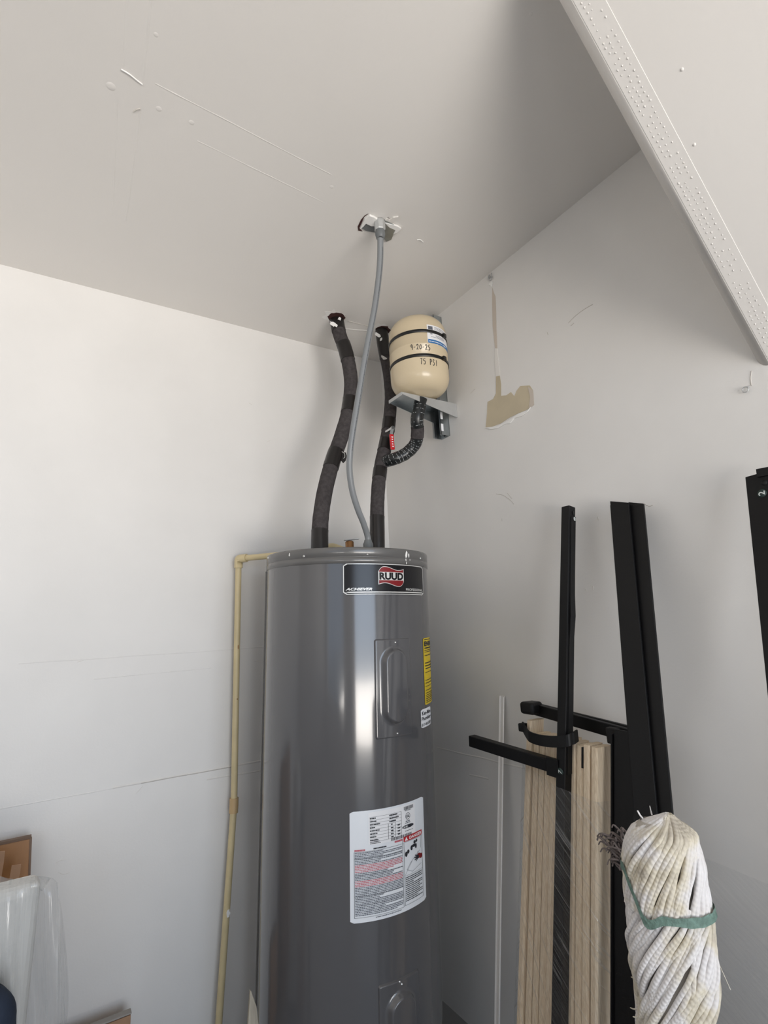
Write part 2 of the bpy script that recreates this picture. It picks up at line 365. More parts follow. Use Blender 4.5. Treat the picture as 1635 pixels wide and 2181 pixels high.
for px, py in ((1452, 148), (1478, 308)):
    d = ray(px, py); p0 = V((0, 0, SZ)); p = CAM+d*((p0-CAM).dot(sn)/d.dot(sn))
    MB().lathe([(.003, 0), (.002, .001), (.0001, .0014)], p, sn, 10).build('screw_dimple', M['ceil'], soffit)
# torn drywall paper on the right wall
def patch(parent, fn, pts, m, name, off=.0004, th=.0006, nrm=NR):
    return MB().poly([fn(x, y, off) for x, y in pts], nrm, th).build(name, m, parent)
patch(wall_right, wrt, [(1048, 612), (1051, 622), (1055, 632), (1056, 660), (1057, 700), (1059, 742), (1054, 742), (1051, 712), (1049, 695), (1048, 650), (1048, 625)], M['kraft2'], 'torn_paper_strip')
patch(wall_right, wrt, [(1059, 742), (1062, 770), (1065, 800), (1056, 802), (1054, 770), (1054, 742)], M['seam'], 'skimmed_strip', th=.0012)
patch(wall_right, wrt, [(1056, 800), (1064, 800), (1067, 818), (1067, 843), (1078, 842), (1088, 835), (1095, 844), (1100, 832), (1108, 822), (1128, 821), (1135, 832), (1134, 858), (1124, 872), (1104, 880), (1084, 890), (1066, 902), (1047, 909), (1034, 910), (1037, 880), (1038, 856), (1050, 850), (1056, 838)], M['kraft'], 'torn_paper_patch')
patch(wall_right, wrt, [(1124, 824), (1135, 832), (1137, 862), (1126, 872), (1129, 845)], M['kraft2'], 'torn_paper_edge', off=.0010, th=.0008)
random.seed(5)
pts = [(1034, 911), (1060, 906), (1084, 893), (1108, 881), (1122, 874), (1130, 868), (1124, 878), (1112, 886), (1098, 892), (1088, 900), (1074, 905), (1060, 914), (1046, 916)]
patch(wall_right, wrt, [(x+random.uniform(-2, 2), y+random.uniform(-2, 2)) for x, y in pts], M['white'], 'torn_paper_burr', th=.0035)
for pts_ in ([(1210, 688), (1226, 672), (1245, 658), (1262, 648)], [(1215, 694), (1222, 688)], [(1056, 1052), (1072, 1055), (1088, 1066), (1094, 1074)], [(1080, 1050), (1090, 1062)],
             [(1068, 1104), (1069, 1110)], [(1246, 1253), (1248, 1258)], [(1262, 1248), (1263, 1258)], [(1272, 1100), (1274, 1108)], [(1372, 1073), (1382, 1078), (1390, 1076)], [(1600, 790), (1598, 806), (1600, 822)], [(1165, 708), (1167, 713)], [(1002, 838), (1012, 828)]):
    scratch(wall_right, [wrt(x, y, .0003) for x, y in pts_], .0009, M['scuff'], 'scuff_mark')
for pts_ in ([(118, 1838), (130, 1832), (142, 1831)], [(124, 1858), (136, 1862), (148, 1858)], [(530, 858), (536, 862)], [(568, 940), (575, 938)], [(290, 1690), (304, 1674)], [(165, 1410), (178, 1406)], [(540, 1407), (556, 1410)]):
    scratch(wall_left, [wl(x, y, .0003) for x, y in pts_], .0009, M['seam'], 'scuff_mark')

def disc_blob(parent, c, nrm, r, m, name, seed, jag=.35, n=22, th=.003, sx=1, ang=0):
    random.seed(seed); nrm = V(nrm); u = nrm.orthogonal().normalized(); v = nrm.cross(u)
    pts = []
    for k in range(n):
        a = 2*PI*k/n; rr = r*(1+random.uniform(-jag, jag)); x = math.cos(a)*rr*sx; y = math.sin(a)*rr
        x, y = x*math.cos(ang)-y*math.sin(ang), x*math.sin(ang)+y*math.cos(ang); pts.append(V(c)+u*x+v*y)
    return MB().poly(pts, nrm, th).build(name, m, parent)

# small hook hole at the top of the right wall and ring hook under the soffit
t = thing('pipe_hanger', 'small bent metal hanger loop at top of right wall above torn strip', 'hanger', wrt(1046, 590))
c = wrt(1046, 592)
MB().tube(spline([c+V((-.004, .005, .014)), c+V((-.007, .007, 0)), c+V((-.006, 0, -.010)), c+V((-.007, -.007, 0)), c+V((-.004, -.006, .014))], 5), .0022, 8).build('loop', M['galv2'], t)
MB().lathe([(.0001, 0), (.005, 0), (.005, .002), (.0001, .003)], c+V((0, 0, .002)), NR, 12).build('nail_head', M['blackplastic'], t)
disc_blob(wall_right, wrt(1038, 582, .0004), NR, .007, M['scuff'], 'hole_edge', 8, .5, th=.0008)
disc_blob(wall_right, wrt(1046, 604, .0004), NR, .009, M['white'], 'plaster_burr', 9, .4, th=.0025)
t = thing('screw_hook', 'tiny round ring hook on right wall below the soffit corner', 'hook', wrt(1590, 831))
c = wrt(1590, 831)+V((-.006, 0, 0))
MB().tube([c+V((0, math.cos(a)*.0058, math.sin(a)*.0058)) for a in [2*PI*k/20 for k in range(20)]], .0013, 6).build('ring', M['galv2'], t)
MB().tube([c+V((0, -.004, .0045)), c+V((.0065, -.006, .007))], .0012, 6).build('shank', M['galv2'], t)

# ---------------------------------------------------------------- water heater
up = HAX; xr = (V((1, 0, 0))-up*up.x).normalized(); yr = up.cross(xr)
HM = Matrix(((xr.x, yr.x, up.x, HB.x), (xr.y, yr.y, up.y, HB.y), (xr.z, yr.z, up.z, HB.z), (0, 0, 0, 1)))
heater = thing('water_heater', 'tall grey cylindrical electric water heater in the corner', 'water heater', mat=HM)
D = math.radians
def cyl(a, z, r=HR): return V((math.cos(D(a))*r, math.sin(D(a))*r, z))
mb = MB().lathe([(HR-.01, .03), (HR-.001, .035), (HR, .045), (HR, .05), (HR, .4), (HR, .8), (HR, 1.2), (HR, 1.436), (HR, 1.438)], n=128)
jacket = mb.build('jacket', M['jacket'], heater, local=True)
mb = MB().lathe([(HR, 1.434), (HR+.0024, 1.4345), (HR+.0024, 1.4505), (HR+.0006, 1.4515), (HR+.0006, 1.4535), (HR+.0022, 1.4545), (HR+.0022, 1.4755), (HR+.0005, 1.4795), (HR-.006, 1.4795), (HR-.009, 1.474), (.0001, 1.474)], n=128)
lid = mb.build('lid', M['lid'], heater, local=True)
MB().lathe([(.0001, 0), (HR-.012, 0), (HR-.012, .04), (HR-.02, .05)], n=64).build('base_ring', M['blackplastic'], heater, local=True)
mb = MB(); mb.add([cyl(a, z, r) for z in (.04, 1.433) for a, r in ((160.2, HR-.001), (160.5, HR+.0035), (161.1, HR+.0045), (161.7, HR+.0035), (162, HR-.001))], [(i, i+1, i+6, i+5) for i in range(4)], None, True)
mb.build('jacket_seam', M['lid'], heater, local=True)
def screw(a, z, r, parent, rad=.0036):
    n = V((math.cos(D(a)), math.sin(D(a)), 0))
    return MB().lathe([(rad, 0), (rad, .0012), (rad*.7, .0024), (.0001, .003)], cyl(a, z, r), n, 12).build('screw', M['screw'], parent, local=True)
for a in (-188, -146.7, -105.9, -60.1, -15, 30, 75, 120): screw(a, 1.4585+(0.012 if a == -188 else 0), HR+.002, lid)
for a, z, s in ((-158.5, 1.4665, .005), (-77, 1.463, .011), (-74.5, 1.461, .006), (-77.5, 1.448, .004), (-73.5, 1.449, .003), (-77, 1.4385, .004)):   # white paint drips
    random.seed(int(a*7)); n = V((math.cos(D(a)), math.sin(D(a)), 0)); u = V((-n.y, n.x, 0))
    pts = [cyl(a, z, HR+.0022)+u*(math.cos(2*PI*k/9)*s*.45*random.uniform(.6, 1.3))+V((0, 0, math.sin(2*PI*k/9)*s*random.uniform(.6, 1.2))) for k in range(9)]
    MB().poly(pts, n, .0008).build('paint_drip', M['white'], lid, local=True)

def cpatch(a0, a1, z0, z1, r, n=None):
    n = n or max(2, int(abs(a1-a0)/2)); return MB().grid(lambda u, v: cyl(a0+(a1-a0)*u, z0+(z1-z0)*v, r), n, 1)
def decal(name, parent, m, a0, a1, z0, z1, r, cr=.004, label=None):
    """label with rounded corners bent around the jacket"""
    mm = D(1)*HR; A0, A1 = 0, (a1-a0)*mm; pts = []
    for cx, cz, s in ((A1-cr, z0+cr, -90), (A1-cr, z1-cr, 0), (cr, z1-cr, 90), (cr, z0+cr, 180)):
        for k in range(4): pts.append((cx+math.cos(D(s+30*k))*cr, cz+math.sin(D(s+30*k))*cr))
    N = max(4, int((a1-a0)/2)); vs = []; fs = []
    for i in range(N+1):
        x = A1*i/N
        e = max(0, cr-x, x-(A1-cr)); ins = cr-math.sqrt(max(0, cr*cr-e*e))
        vs += [cyl(a0+x/mm, z0+ins, r), cyl(a0+x/mm, z1-ins, r)]
    for i in range(N): fs.append((2*i, 2*i+2, 2*i+3, 2*i+1))
    return MB().add(vs, fs, None, True).build(name, m, parent, local=True, label=label)

def textmesh(txt, size, bold=0.0, shear=0, xs=1.0):
    cu = bpy.data.curves.new('txt', 'FONT'); cu.body = txt; cu.size = size; cu.offset = bold*size; cu.shear = shear; cu.resolution_u = 3
    cu.align_x = 'LEFT'; o = bpy.data.objects.new('txt', cu); C.objects.link(o)
    dg = bpy.context.evaluated_depsgraph_get(); me = bpy.data.meshes.new_from_object(o.evaluated_get(dg))
    vs = [(v.co.x*xs, v.co.y) for v in me.vertices]; fs = [tuple(p.vertices) for p in me.polygons]
    bpy.data.objects.remove(o); bpy.data.curves.remove(cu); bpy.data.meshes.remove(me)
    return vs, fs
def fit(txt, w_, h, bold=0, shear=0):
    """lettering scaled into a w_ by h box, lower left at 0,0"""
    vs, fs = textmesh(txt, 1, bold, shear)
    x0 = min(v[0] for v in vs); x1 = max(v[0] for v in vs); y0 = min(v[1] for v in vs); y1 = max(v[1] for v in vs)
    return [((x-x0)/(x1-x0)*w_, (y-y0)/(y1-y0)*h) for x, y in vs], fs
def ctext(name, txt, parent, m, a0, a1, z0, z1, r=HR+.0012, bold=0, shear=0):
    mm = D(1)*HR; vs, fs = fit(txt, (a1-a0)*mm, z1-z0, bold, shear)
    return MB().add([cyl(a0+x/mm, z0+y, r) for x, y in vs], fs).build(name, m, parent, local=True)

# --- nameplate
pl = decal('nameplate', heater, M['silver'], -121.2, -57.4, 1.3475, 1.4330, HR+.0032, .006, label='black and red brand nameplate')
rP = HR+.0036
decal('black_field', pl, M['black_label'], -120.6, -58.0, 1.3497, 1.4308, rP, .005)
decal('silver_line', pl, M['silver'], -119.9, -58.6, 1.3525, 1.3555, rP+.0004, .0012)
ctext('lettering', 'ACHIEVER', pl, M['silver'], -119.8, -103.3, 1.3585, 1.3660, rP+.0004, bold=.035, shear=.35)
ctext('lettering', 'PROFESSIONAL', pl, M['silver'], -78.5, -59.2, 1.3585, 1.3655, rP+.0004, bold=.01)
# waving emblem
mm = D(1)*HR
def flag(x): return .0048*math.sin((x)*2*PI*.95+.15)
def emblem(name, m, x0, x1, fn0, fn1, r, n=26):
    vs = []; fs = []
    for i in range(n+1):
        x = x0+(x1-x0)*i/n; a = -99.2+x*19.0
        vs += [cyl(a, 1.3975+fn0(x), r), cyl(a, 1.3975+fn1(x), r)]
    for i in range(n): fs.append((2*i, 2*i+2, 2*i+3, 2*i+1))
    return MB().add(vs, fs).build(name, m, pl, local=True)
def etop(x): return .0235 + flag(x) - (.010*max(0, (.18-x)/.18)**2)
def ebot(x): return -.0235 + flag(x) + (.010*max(0, (x-.82)/.18)**2)
emblem('emblem_edge', M['silver'], 0, 1, ebot, etop, rP+.0003)
emblem('emblem_red', M['red'], .02, .98, lambda x: .0125, lambda x: etop(x)-.0016, rP+.0006)
emblem('emblem_red', M['red'], .02, .98, lambda x: ebot(x)+.0016, lambda x: -.0105, rP+.0006)
emblem('emblem_white_bar', M['silver'], .02, .98, lambda x: -.0090, lambda x: .0112, rP+.0006)
ctext('lettering', 'RUUD', pl, M['black_label'], -98.6, -80.8, 1.3878, 1.4088, rP+.0009, bold=.05)

# --- access panels pressed from sheet steel
def panel(z0, z1, a0, a1, b0, b1, bz0, bz1, screws):
    W_ = (a1-a0)*mm; H_ = z1-z0; ac = (a0+a1)/2; bw = (b1-b0)*mm; bc = ((b0+b1)/2-ac)*mm; bh = bz1-bz0; bzc = (bz0+bz1)/2-(z0+z1)/2
    def sd_box(x, y, hw, hh, r):
        qx = abs(x)-hw+r; qy = abs(y)-hh+r
        return math.hypot(max(qx, 0), max(qy, 0))+min(max(qx, qy), 0)-r
    def ss(e0, e1, x):
        t_ = min(1, max(0, (x-e0)/(e1-e0))); return t_*t_*(3-2*t_)
    def fn(u, v):
        x = (u-.5)*(W_+.006); y = (v-.5)*(H_+.006)
        d = sd_box(x, y, W_/2, H_/2, .007); e = sd_box(x-bc, y-bzc, bw/2, bh/2, bw/2)
        h = -.002 + .0075*(1-ss(-.0035, .0005, d)) + .0135*(1-ss(-.0125, -.001, e)) + .0012*(1-ss(-.002, .003, e))
        return cyl(ac+x/mm, (z0+z1)/2+y, HR+h)
    o = MB().grid(fn, 84, 168).build('access_panel', M['jacket'], heater, local=True)
    for a, z in screws: screw(a, z, HR+.0052, o, .003)
    return o
pn = panel(.968, 1.2266, -102.7, -76.0, -98.8, -80.2, 1.000, 1.2045, ((-88.6, 1.2158), (-88.6, .9785)))
random.seed(11); mb = MB()
for i in range(8):                                                        # pressed lettering rows on the cover
    z = 1.0745-i*.0078; hw = (4.6, 3.0, 4.8, 2.6, 3.0, 4.4, 4.2, 1.8)[i]; a = -85.9-hw
    while a < -85.9+hw:
        wd = random.uniform(.35, .7)
        mb.add([cyl(a, z, HR+.0196), cyl(a+wd, z, HR+.0196), cyl(a+wd, z+.0030, HR+.0196), cyl(a, z+.0030, HR+.0196)], [(0, 1, 2, 3)]); a += wd+random.choice((.2, .25, .8))
mb.build('pressed_lettering', M['lid'], pn, local=True, kind='stuff')
panel(.150, .4098, -103.4, -76.4, -99.4, -80.6, .183, .3875, ((-91.0, .4055), (-89.6, .3985)))

# --- warning label
rl = HR+.0010; LA0, LA1, LZ0, LZ1 = -118.2, -66.6, .5495, .8008
lab = decal('warning_label', heater, M['label'], LA0, LA1, LZ0, LZ1, rl, .004, label='white warning and rating label')
decal('rating_plate', lab, M['label2'], -107.5, -75.6, .7200, .7960, rl+.0004, .002)
r2 = rl+.0008
def bar(mb_, a0, a1, z0, z1, r=r2, n=1):
    n = max(1, int(abs(a1-a0)/3)); k = len(mb_.v)
    for i in range(n+1):
        a = a0+(a1-a0)*i/n; mb_.v += [cyl(a, z0, r), cyl(a, z1, r)]
    for i in range(n):
        mb_.f.append([k+2*i, k+2*i+2, k+2*i+3, k+2*i+1]); mb_.sm.append(False); mb_.uv.append(None)
ink = MB(); gry = MB(); red = MB()
ZT = .7905
for i in range(9):
    z = .7840-i*.0072; a1 = -86.6; bar(ink, -106.8, a1, z, z+.00045)
bar(ink, -86.8, -86.6, .7264, .7840)
for a in (-95.6, -91.0): bar(ink, a, a+.2, .7264, .7624)
random.seed(21)
def dashes(mb_, a0, a1, z, h, wmin=.25, wmax=.9, gap=.28):
    a = a0
    while a < a1-.2:
        wd = min(random.uniform(wmin, wmax), a1-a); bar(mb_, a, a+wd, z, z+h); a += wd+gap*random.uniform(.5, 1.2)
for i in range(8): dashes(ink, -106.7, -106.7+random.uniform(3, 6.5), .7795-i*.0072, .0030, .4, 1.0, .15)
for i in range(4): dashes(ink, -94.8+(1 if i == 3 else 0), -94.8+(5.4, 6.2, 4.4, 2)[i], .7795-i*.0072, .0032, .4, 1.0, .12)
for i in range(4):
    dashes(ink, -93.9, -92.2, .7500-i*.0072, .0034, .4, .8, .1); dashes(ink, -89.4, -87.6, .7525-i*.0072, .0034, .4, .8, .1)
for i in range(3): dashes(ink, -106.7, -106.7+(5, 5.5, 6.6)[i], .7290-i*.0034, .0018, .3, .8, .15)
for a0, a1, z0, z1 in ((-94.0, -78.8, .7205, .7275), (-84.6, -77.6, .7842, .7925)):
    a = a0
    while a < a1: wd = random.choice((.16, .28, .45)); bar(ink, a, a+wd, z0, z1); a += wd+random.choice((.16, .28, .34))
dashes(ink, -83.6, -79, .7815, .0018)
dashes(ink, -84, -78, .7330, .0016)
ctext('lettering', 'UL', lab, M['ink'], -83.0, -80.4, .7650, .7715, r2, bold=.04)
mbu = MB()
for i in range(28):
    a = 2*PI*i/28; b = 2*PI*(i+1)/28
    mbu.add([cyl(-81.7+math.cos(t)*q/mm, .7682+math.sin(t)*q, r2) for t, q in ((a, .0082), (b, .0082), (b, .0070), (a, .0070))], [(0, 1, 2, 3)])
mbu.build('round_mark', M['ink'], lab, local=True)
dashes(gry, -83.5, -80.0, .7550, .0028); dashes(gry, -83.9, -79.6, .7515, .0022)
decal('black_badge', lab, M['ink'], -86.0, -77.3, .7400, .7480, r2, .002)
ctext('lettering', 'AHRI', lab, M['label2'], -85.4, -82.0, .7418, .7462, r2+.0004, bold=.02)
dashes(red, -115.6, -109.6, .7085, .0038, .5, .8, .12)
dashes(ink, -104.8, -97.0, .7095, .0030, .4, .9, .15)
dashes(red, -91.6, -86.2, .7140, .0042, .5, .8, .1)
# box of small print, left column
bar(ink, -115.9, -86.1, .7065, .7070); bar(ink, -115.9, -86.1, .5605, .5610); bar(ink, -115.9, -115.7, .5605, .7070); bar(ink, -86.3, -86.1, .5605, .7165)
for i in range(40):
    z = .7035-i*.00355; mb_ = red if i in (8, 9, 10, 11, 12, 18, 19, 20, 21) else gry
    end = -86.6 if random.random() < .75 else -86.6-random.uniform(4, 15)
    if z > .5625: dashes(mb_, -115.4, end, z, .0019, .3, 1.3, .22)
for z in (.6915, .6535, .6400, .6070, .5880): bar(ink, -115.9, -86.1, z, z+.0004)
dashes(gry, -104, -88, .5560, .0018)
# right column
decal('danger_bar', lab, M['danger_red'], -85.4, -69.6, .7090, .7220, r2, .0008)
ctext('lettering', 'DANGER', lab, M['label2'], -81.0, -70.2, .7118, .7192, r2+.0004, bold=.03)
MB().add([cyl(-84.6, .7112, r2+.0004), cyl(-82.2, .7112, r2+.0004), cyl(-83.4, .7198, r2+.0004)], [(0, 1, 2)]).build('alert_triangle', M['label2'], lab, local=True)
bar(ink, -85.3, -69.7, .7075, .7080); bar(ink, -85.3, -85.1, .5625, .7080); bar(ink, -69.8, -69.6, .5625, .7080); bar(ink, -85.3, -69.7, .5620, .5625); bar(ink, -85.3, -69.7, .6290, .6294)
for i in range(13):
    z = .6235-i*.0044; dashes(ink, -84.7, -70.4-(random.uniform(1, 8) if i in (3, 6, 8, 11) else 0), z, .0020, .3, 1.2, .25)
# faucet and scalded hand pictogram
def blobp(name, m, cs):
    q = MB()
    for a, z, ra, rz in cs:
        q.add([cyl(a+math.cos(2*PI*k/14)*ra, z+math.sin(2*PI*k/14)*rz, r2+.0002*len(q.f)*0) for k in range(14)], [tuple(range(14))])
    return q.build(name, m, lab, local=True)
blobp('faucet_picture', M['ink'], ((-83.6, .6790, 1.0, .0062), (-82.0, .6835, .9, .0048), (-79.3, .6890, .9, .0060), (-77.2, .6925, 1.9, .0036), (-75.6, .6895, .8, .0062), (-76.6, .7000, 1.0, .0040), (-74.9, .7015, .7, .0038)))
blobp('hand_picture', M['red'], ((-73.2, .6625, 2.0, .0062), (-71.2, .6600, 1.5, .0062)))
hp = MB()
for aa, zz in ((-76.6, .6680), (-77.3, .6625), (-77.0, .6570), (-75.8, .6530), (-74.4, .6740)):
    n_ = V((aa+73.4, 0, 0)); hp.add([cyl(-73.4, .6645, r2+.0003), cyl(-73.0, .6600, r2+.0003), cyl(aa, zz-.0012, r2+.0003), cyl(aa, zz+.0012, r2+.0003)], [(0, 1, 2, 3)])
hp.build('hand_picture', M['ink'], lab, local=True)
bl = MB()
for p_, q_ in (((-84.9, .6300), (-78.5, .6600)), ((-78.5, .6600), (-72, .6745)), ((-83.4, .6420), (-79.5, .6580)), ((-83.4, .6420), (-79.0, .6330)), ((-79.0, .6330), (-71, .6420)), ((-71.2, .6790), (-71.2, .7070))):
    a0, z0 = p_; a1, z1 = q_; bl.add([cyl(a0, z0, r2), cyl(a1, z1, r2), cyl(a1, z1+.0008, r2), cyl(a0, z0+.0008, r2)] if a0 != a1 else [cyl(a0, z0, r2), cyl(a0+.2, z0, r2), cyl(a0+.2, z1, r2), cyl(a0, z1, r2)], [(0, 1, 2, 3)])
bl.build('basin_picture', M['greyink'], lab, local=True)
ink.build('black_print', M['ink'], lab, local=True, kind='stuff'); gry.build('small_print', M['greyink'], lab, local=True, kind='stuff'); red.build('red_print', M['redink'], lab, local=True, kind='stuff')

# --- yellow energy label and white plumber sticker near the right silhouette
ye = decal('energy_label', heater, M['yellow'], -59.4, -8, 1.0330, 1.2215, HR+.001, .002, label='yellow energy guide label')
ctext('lettering', 'ENERGYGUIDE', ye, M['ink'], -58.0, -11, 1.1975, 1.2120, HR+.0016, bold=.05)
yi = MB(); random.seed(31)
for z, h in ((1.2155, .0022), (1.1905, .0035), (1.185, .002), (1.180, .002), (1.170, .0024), (1.148, .003), (1.140, .003), (1.122, .0016), (1.100, .0018), (1.092, .002), (1.083, .0016), (1.072, .0018), (1.064, .0018), (1.0585, .0018), (1.0535, .0018), (1.0485, .002), (1.0435, .0018), (1.0385, .0018)):
    dashes(yi, -57.6, -12, z, h, .8, 4, .5)
bar(yi, -57, -12, 1.1325, 1.1350)
yi.build('small_print', M['ink'], ye, local=True, kind='stuff')
st = decal('plumber_sticker', heater, M['label2'], -66.0, -48.6, .9745, 1.0245, HR+.001, .003, label='white plumber contact sticker')
ctext('lettering', 'Ken-Mon', st, M['ink'], -64.6, -50.0, 1.0075, 1.0190, HR+.0016, bold=.02)
ctext('lettering', 'Plumbing', st, M['ink'], -65.2, -49.6, .9905, 1.0035, HR+.0016, bold=.02)
ctext('lettering', '817-403-8832', st, M['ink'], -65.2, -49.4, .9785, .9865, HR+.0016, bold=.01)

# --- relief valve on top
ztop = 1.484
vv = thing_v = None
vc = V((-.378, -.335, ztop))
rvb = MB().lathe([(.0001, -.01), (.013, -.01), (.013, .012), (.017, .014), (.017, .030), (.0145, .034), (.0145, .052), (.010, .056), (.0001, .056)], vc, n=20)
rvb.tube([vc+V((0, 0, .022)), vc+V((-.026, -.004, .022))], .012, 14)
rv = rvb.build('relief_valve', M['brass'], heater)
MB().beam(vc+V((-.020, .0, .058)), vc+V((.030, -.012, .062)), (0, 0, 1), .003, .014).build('valve_lever', M['galv2'], rv, bevel=.001)

# ---------------------------------------------------------------- discharge pipe (cream plastic)
dp = thing('discharge_pipe', 'cream plastic drain pipe running down left wall beside the heater', 'pipe', (-.69, -.05, 0))
R0 = .0105
e0 = at(508, 1190, y=-.040); e1 = at(498, 1715, y=-.040)
b0 = at(466, 2175, y=-.040); dirp = (b0-e1).normalized(); b1 = e1+dirp*((e1.z-.02)/-dirp.z)
j = at(692, 1173, y=-.300)
k0 = vc+V((-.028, -.004, .022))
MB().tube([e0, e1], R0, 16).build('pipe_run', M['cpvc'], dp)
MB().tube([e1, b1], R0, 16).build('pipe_run', M['cpvc'], dp)
MB().tube([e0, j], R0, 16).build('pipe_run', M['cpvc'], dp)
MB().tube(spline([j, j+V((.02, -.01, .012)), k0], 6), .013, 14).build('elbow', M['cpvc'], dp)
da = (j-e0).normalized(); dd = (e1-e0).normalized()
el = MB().tube([e0+dd*.033, e0+dd*.010]+spline([e0+dd*.010, e0+dd*.002+da*.002, e0+da*.010], 5)+[e0+da*.033], .0145, 16)
el.build('elbow', M['cpvc'], dp)
cdn = (b1-e1).normalized()
MB().tube([e1-dd*.022, e1, e1+cdn*.022], .0142, 16).build('coupling', M['cpvc2'], dp)
wb = at(486, 1945, y=-.050)
random.seed(2)
MB().poly([wb+V((math.cos(2*PI*k/11)*.006*random.uniform(.6, 1.2), 0, math.sin(2*PI*k/11)*.012*random.uniform(.7, 1.1))) for k in range(11)], (0, -1, 0), .002).build('paint_splash', M['white'], dp)
for px, py, hh in ((507, 1378, .008), (505, 1489, .003)):
    c = at(px, py, y=-.0515); MB().poly([c+V((math.cos(2*PI*k/8)*.0018, 0, math.sin(2*PI*k/8)*hh)) for k in range(8)], (0, -1, 0), .0008).build('brown_stain', M['brass'], dp)

# ---------------------------------------------------------------- insulated pipes
def insulated(name, label, px, ys, rad, bands, holec):
    t_ = thing(name, label, 'pipe', (0, 0, 0)); t_.location = at(*px[-1], y=ys[1]); WM[t_.name] = Matrix.Translation(t_.location)
    n = len(px); pts = [at(x, y, y=ys[0]+(ys[1]-ys[0])*i/(n-1)) for i, (x, y) in enumerate(px)]
    pts[-1] = V((pts[-1].x, pts[-1].y, ztop-.012))
    sp = spline(pts, 10); N = len(sp)
    MB().tube(sp, [rad*(1+.03*noise.noise(V((i*.4, rad*100, 0)))) for i in range(N)], 24).build('foam_sleeve', M['foam'], t_)
    for a, b in bands:
        i0 = int(a*(N-1)); i1 = max(i0+2, int(b*(N-1)))
        MB().tube(sp[i0:i1+1], [rad*1.055+.0006*noise.noise(V((i*.9, a*50, 3))) for i in range(i1-i0+1)], 24).build('tape_band', M['tape'], t_)
    return t_, sp
pA = [(716, 678), (723, 712), (735, 745), (745, 790), (747, 830), (741, 880), (726, 932), (709, 980), (694, 1035), (685, 1085), (681, 1130), (680, 1160)]
p1, s1 = insulated('insulated_water_pipe', 'left curving black foam insulated water pipe above the heater', pA, (-.215, -.372), .0265,
                   ((0, .075), (.15, .235), (.405, .46), (.60, .67), (.91, 1)), None)
pB = [(812, 705), (818, 745), (827, 790), (832, 835), (831, 870), (827, 910), (820, 950), (812, 985), (807, 1020), (804, 1060), (803, 1100), (802, 1160)]
p2, s2 = insulated('insulated_water_pipe', 'right black foam insulated water pipe partly behind the cream expansion tank', pB, (-.235, -.372), .0245,
                   ((0, .13), (.42, .475), (.52, .575), (.68, .73), (.91, 1)), None)
# wire and tape tails on the pipes
c = s1[int(.63*(len(s1)-1))]+V((.022, -.018, 0))
MB().poly([c+V(p) for p in ((0, 0, .016), (.014, 0, .018), (.018, 0, .004), (.012, 0, -.014), (.004, 0, -.022), (-.004, 0, -.012))], (0, -1, 0), .004).build('tape_tail', M['tape'], p1)
MB().tube(spline([c+V((-.002, -.006, .018)), c+V((.007, -.008, .010)), c+V((.007, -.008, -.002)), c+V((.002, -.007, -.006))], 5), .0009, 6).build('wire', M['silver'], p1)
c = s1[3]
random.seed(4)
def seal(px, py, yy, r, sx, seed, m, parent):
    p = at(px, py, y=yy); disc_blob(parent, p, (CAM-p).normalized(), r, m, 'white_sealant', seed, .30, 15, .003, sx, .3)
seal(710, 690, s1[3].y-.030, .014, .62, 71, M['white'], p1); seal(722, 681, s1[3].y-.026, .006, 1.5, 72, M['white'], p1)
seal(804, 713, s2[3].y-.028, .014, .50, 73, M['white'], p2); seal(817, 762, s2[3].y-.034, .013, .45, 74, M['seam'], p2); seal(811, 723, s2[3].y-.034, .004, 1.8, 75, M['white'], p2)
for i, (px, py, r, sx, an) in enumerate(((716, 677, .033, 1.15, .2), (815, 703, .030, 1.15, .2))):
    disc_blob(ceiling, cl(px, py, .0003), NC, r, M['hole'], 'pipe_hole', 30+i, .10, th=.0006, sx=sx, ang=an)
    disc_blob(ceiling, cl(px-5, py-2, .0001), NC, r*1.18, M['white'], 'torn_plaster_rim', 40+i, .22, th=.0006, sx=sx, ang=an)

# shutoff handle on the right pipe
c = at(832, 914, y=-.352); q0 = at(833, 925, y=-.372); q1 = at(836, 958, y=-.366)
vh = MB().tube([c+V((0, .03, 0)), c+V((0, -.012, 0))], .006, 10).tube([c+V((0, -.010, 0)), c+V((0, -.016, 0))], .0085, 6).build('valve_stem', M['screw'], p2)
MB().beam(c+V((0, -.013, .004)), q0, (1, 0, 0), .012, .002).build('handle_plate', M['galv2'], p2)
gr = MB().beam(q0, q1, (1, 0, 0), .017, .008).build('handle_grip', M['redgrip'], p2, bevel=.003, bseg=3, label='red vinyl valve handle')
gm = MB(); dq = (q1-q0)
for i in range(5):
    cc = q0+dq*(.2+.15*i)+V((0, -.0048, 0)); gm.box(cc+V((-.0035, -.0003, -.0022)), cc+V((.0030-.001*(i % 2), .0006, .0020)))
gm.build('grip_print', M['label2'], gr)

# ---------------------------------------------------------------- expansion tank, bracket and branch
TC = V((-.152, -.487, 0)); TR = .1045; TZ0, TZ1 = 2.044, 2.336
bk = thing('tank_bracket', 'galvanised steel strut bracket holding the cream tank on the right wall', 'bracket', (0, -.43, 2.0))
y0, y1 = -.452, -.402; zb, zt = 1.934, 2.425
ch = MB()
